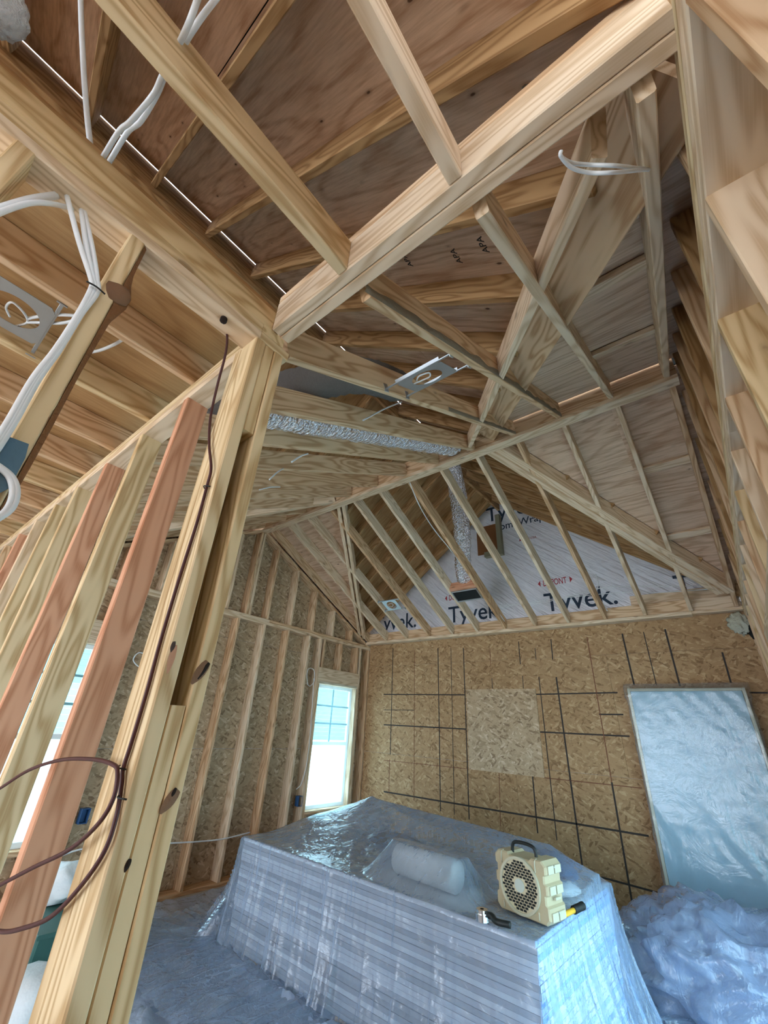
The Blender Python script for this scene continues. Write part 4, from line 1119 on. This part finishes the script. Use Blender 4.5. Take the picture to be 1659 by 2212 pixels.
# brown wire down the post and its coil
YW = .4335
main = [PX(482, 694, -1.012) + Vector((0, 0, .02)), PX(482, 694, -1.012), PY(490, 715, .37), PY(488, 760, .39), PY(470, 830, .41), PY(455, 900, .425), PY(452, 960, .43), PY(456, 1010, .43), PY(447, 1050, YW), PY(425, 1130, YW), PY(390, 1240, YW), PY(348, 1380, YW), PY(318, 1490, YW), PY(285, 1600, YW), PY(266, 1660, YW)]
tail = [PY(263, 1690, YW), PY(252, 1760, YW), PY(225, 1840, YW - .002), PY(170, 1920, YW - .004), PY(110, 1980, YW - .006), PY(50, 2005, YW - .008), PY(0, 2012, YW - .008), PY(-60, 1990, YW - .01), PY(-120, 1850, YW - .01), PY(-60, 1740, YW - .01), PY(0, 1703, YW - .01), PY(60, 1665, YW - .012), PY(130, 1642, YW - .012), PY(200, 1640, YW - .012), PY(245, 1652, YW - .012), PY(254, 1672, YW - .012), PY(245, 1725, YW - .012), PY(212, 1780, YW - .014), PY(150, 1835, YW - .016), PY(70, 1875, YW - .016), PY(0, 1912, YW - .016), PY(-50, 1940, YW - .016)]
cable('low_voltage_wire', main + tail, .0042, 'brown_cable', 'dark brown wire running down the post into a hanging coil')
o = tube('wire_hole', [PX(482, 694, -1.0), PX(482, 694, -1.0) + Vector((0, 0, .02))], .011, 'knot_hole', None, 12, 2); tag(o, 'drilled hole in the hallway plate where the brown wire enters', 'hole')
for k, (x, y) in enumerate(((446, 1052), (262, 1658), (263, 1722))):
    p = PY(x, y, YW - .001); o = tube('wire_staple', [p + Vector((-.016, .003, .002)), p + Vector((0, -.007, 0)), p + Vector((.016, .003, -.002))], .0018, 'black', None, 6, 4)
    tag(o, ('upper', 'middle', 'lower')[k] + ' black staple holding the brown wire to the post', 'staple', 'staples on the post')
# cables on the left wall
xw = XL + .012
cable('electrical_cable', [PX(600, 1400, xw), PX(587, 1412, xw), PX(592, 1438, xw), PX(610, 1444, xw)], .005, WC, 'small white cable loop on the left wall studs behind the post') if False else None
cable('electrical_cable', [PX(664, 1478, xw), PX(663, 1455, xw), PX(668, 1444, xw), PX(678, 1448, xw), PX(679, 1470, xw), PX(670, 1482, xw), PX(664, 1478, xw)], .005, WC, 'small white cable loop on the stud left of the gridded window')
cable('electrical_cable', [PX(678, 1465, xw), PX(672, 1560, xw), PX(664, 1640, xw), PX(652, 1690, xw), PX(640, 1705, xw)], .005, WC, 'white cable running down beside the gridded window to a blue box')
cable('electrical_cable', [PX(318, 1415, xw), PX(300, 1410, xw), PX(288, 1425, xw), PX(300, 1440, xw), PX(316, 1442, xw)], .006, WC, 'white cable loop on the left wall glimpsed beside the post')
cable('electrical_cable', [PX(30, 1878, xw), PX(110, 1858, xw), PX(190, 1832, xw), PX(360, 1822, xw), PX(470, 1814, xw), PX(540, 1798, xw)], .007, WC, 'white cable running along the left wall studs near the floor')
for k, (x, y) in enumerate(((645, 1730), (180, 1762))):
    p = PX(x, y, XL - .03); b = empty('outlet_box', p); tag(b, 'blue electrical box on the stud beside the gridded window' if k == 0 else 'blue electrical box glimpsed between the first red stud and the post', 'outlet box', 'blue electrical boxes')
    for lo, hi in (((-.03, -.035, -.055), (.035, -.03, .055)), ((-.03, .03, -.055), (.035, .035, .055)), ((-.03, -.03, -.055), (.035, .03, -.05)), ((-.03, -.03, .05), (.035, .03, .055))): cuboid('box_side', lo, hi, 'bluebox', b)
    cuboid('box_back', (-.03, -.03, -.05), (-.025, .03, .05), 'bluebox', b)
# cables across the house wrap and stubs from the near rafters
for k, (a, b) in enumerate((((1240, 1270), 1262), ((1290, 1275), 1272))):
    cable('electrical_cable', [PY(1060, 1308 + k * 8, YB - .13), PY(1180, 1300 - k * 4, YB - .13), PY(a[0] + 60, a[1] + k * 4, YB - .13), PY(1420, 1266 + k * 14, YB - .13), PY(1500, 1266 + k * 9, YB - .14), PY(1592, b - k * 4, YB - .14)], .0045, WC, ('upper' if k == 0 else 'lower') + ' thin white cable strung across the house-wrap gable')
cable('electrical_cable', [PY(1287, 1240, YB - .02), PY(1292, 1262, YB - .03), PY(1288, 1285, YB - .05), PY(1300, 1300, YB - .08), PY(1312, 1320, YB - .1)], .006, WC, 'white cable dropping in front of the large printed word')
for k, ((x0, y0), (x1, y1), Y) in enumerate((((868, 868), (784, 908), -1.40), ((665, 980), (630, 998), -1.81), ((612, 1012), (582, 1036), -2.21), ((605, 1052), (560, 1058), -2.62))):
    a, b = PX(x0, y0, Y - .01), PX(x1, y1, Y + .08)
    cable('cable_stub', [a, a.lerp(b, .5) + Vector((0, 0, .01)), b], .005, WC, ('longest', 'upper', 'middle', 'lowest')[k] + ' thin white cable stub poking down between the near rafters', 'cable stubs between rafters')
cable('electrical_cable', [PY(884, 1040, 3.1), PY(905, 1090, 3.25), PY(935, 1140, 3.7), PY(975, 1190, 4.1), PY(1005, 1230, 4.5), PY(1045, 1280, 4.9), PY(1090, 1342, 5.35)], .0055, WC, 'white cable stapled along a far rafter beside the hanging duct')
o = blob('insulation_tuft', PX(2, 20, -1.0), (.05, .05, .075), 'fluff', None, 4, .2, 3, 2); tag(o, 'white fluffy insulation tuft in the dark upper corner', 'insulation')
# conduit above the header beam
cable('vent_pipe', [PY(1050, -40, .60), PY(1090, 70, .60), PY(1138, 195, .60)], .012, 'galv', 'slim grey conduit dropping behind the header beam')
# foam at the top right of the back wall
o = blob('foam_clump', PY(1598, 1348, YB - .03), (.085, .045, .095), 'foam', None, 4, .5, 3, 6); tag(o, 'pale foam clump in the upper right corner of the OSB wall', 'foam')
o = blob('pipe_stub', PY(1630, 1362, YB - .03), (.05, .04, .09), 'dark', None, 3, .2, 2, 9); tag(o, 'black plastic wad beside the pale foam clump', 'plastic wad')

# ------------------------------------------------------------------ neighbouring house seen through the windows
nh = empty('neighbour_house', (-46.0, 20.0, -.35)); tag(nh, 'pale teal neighbouring house seen hazily through the windows', 'house')
M['siding'] = plain('teal_siding', (.20, .36, .40), .7)
for r in range(18):
    cuboid('siding_board', (-.1, -34, r * .5), (.03, 34, r * .5 + .49), 'siding', nh, axis=1)
cuboid('roof_edge', (-.6, -34.5, 9.0), (.6, 34.5, 9.4), 'vinyl', nh, axis=1)
for y in (-34, 34): cuboid('corner_board', (.031, y - .15, 0), (.08, y + .15, 9.0), 'vinyl', nh, axis=2)
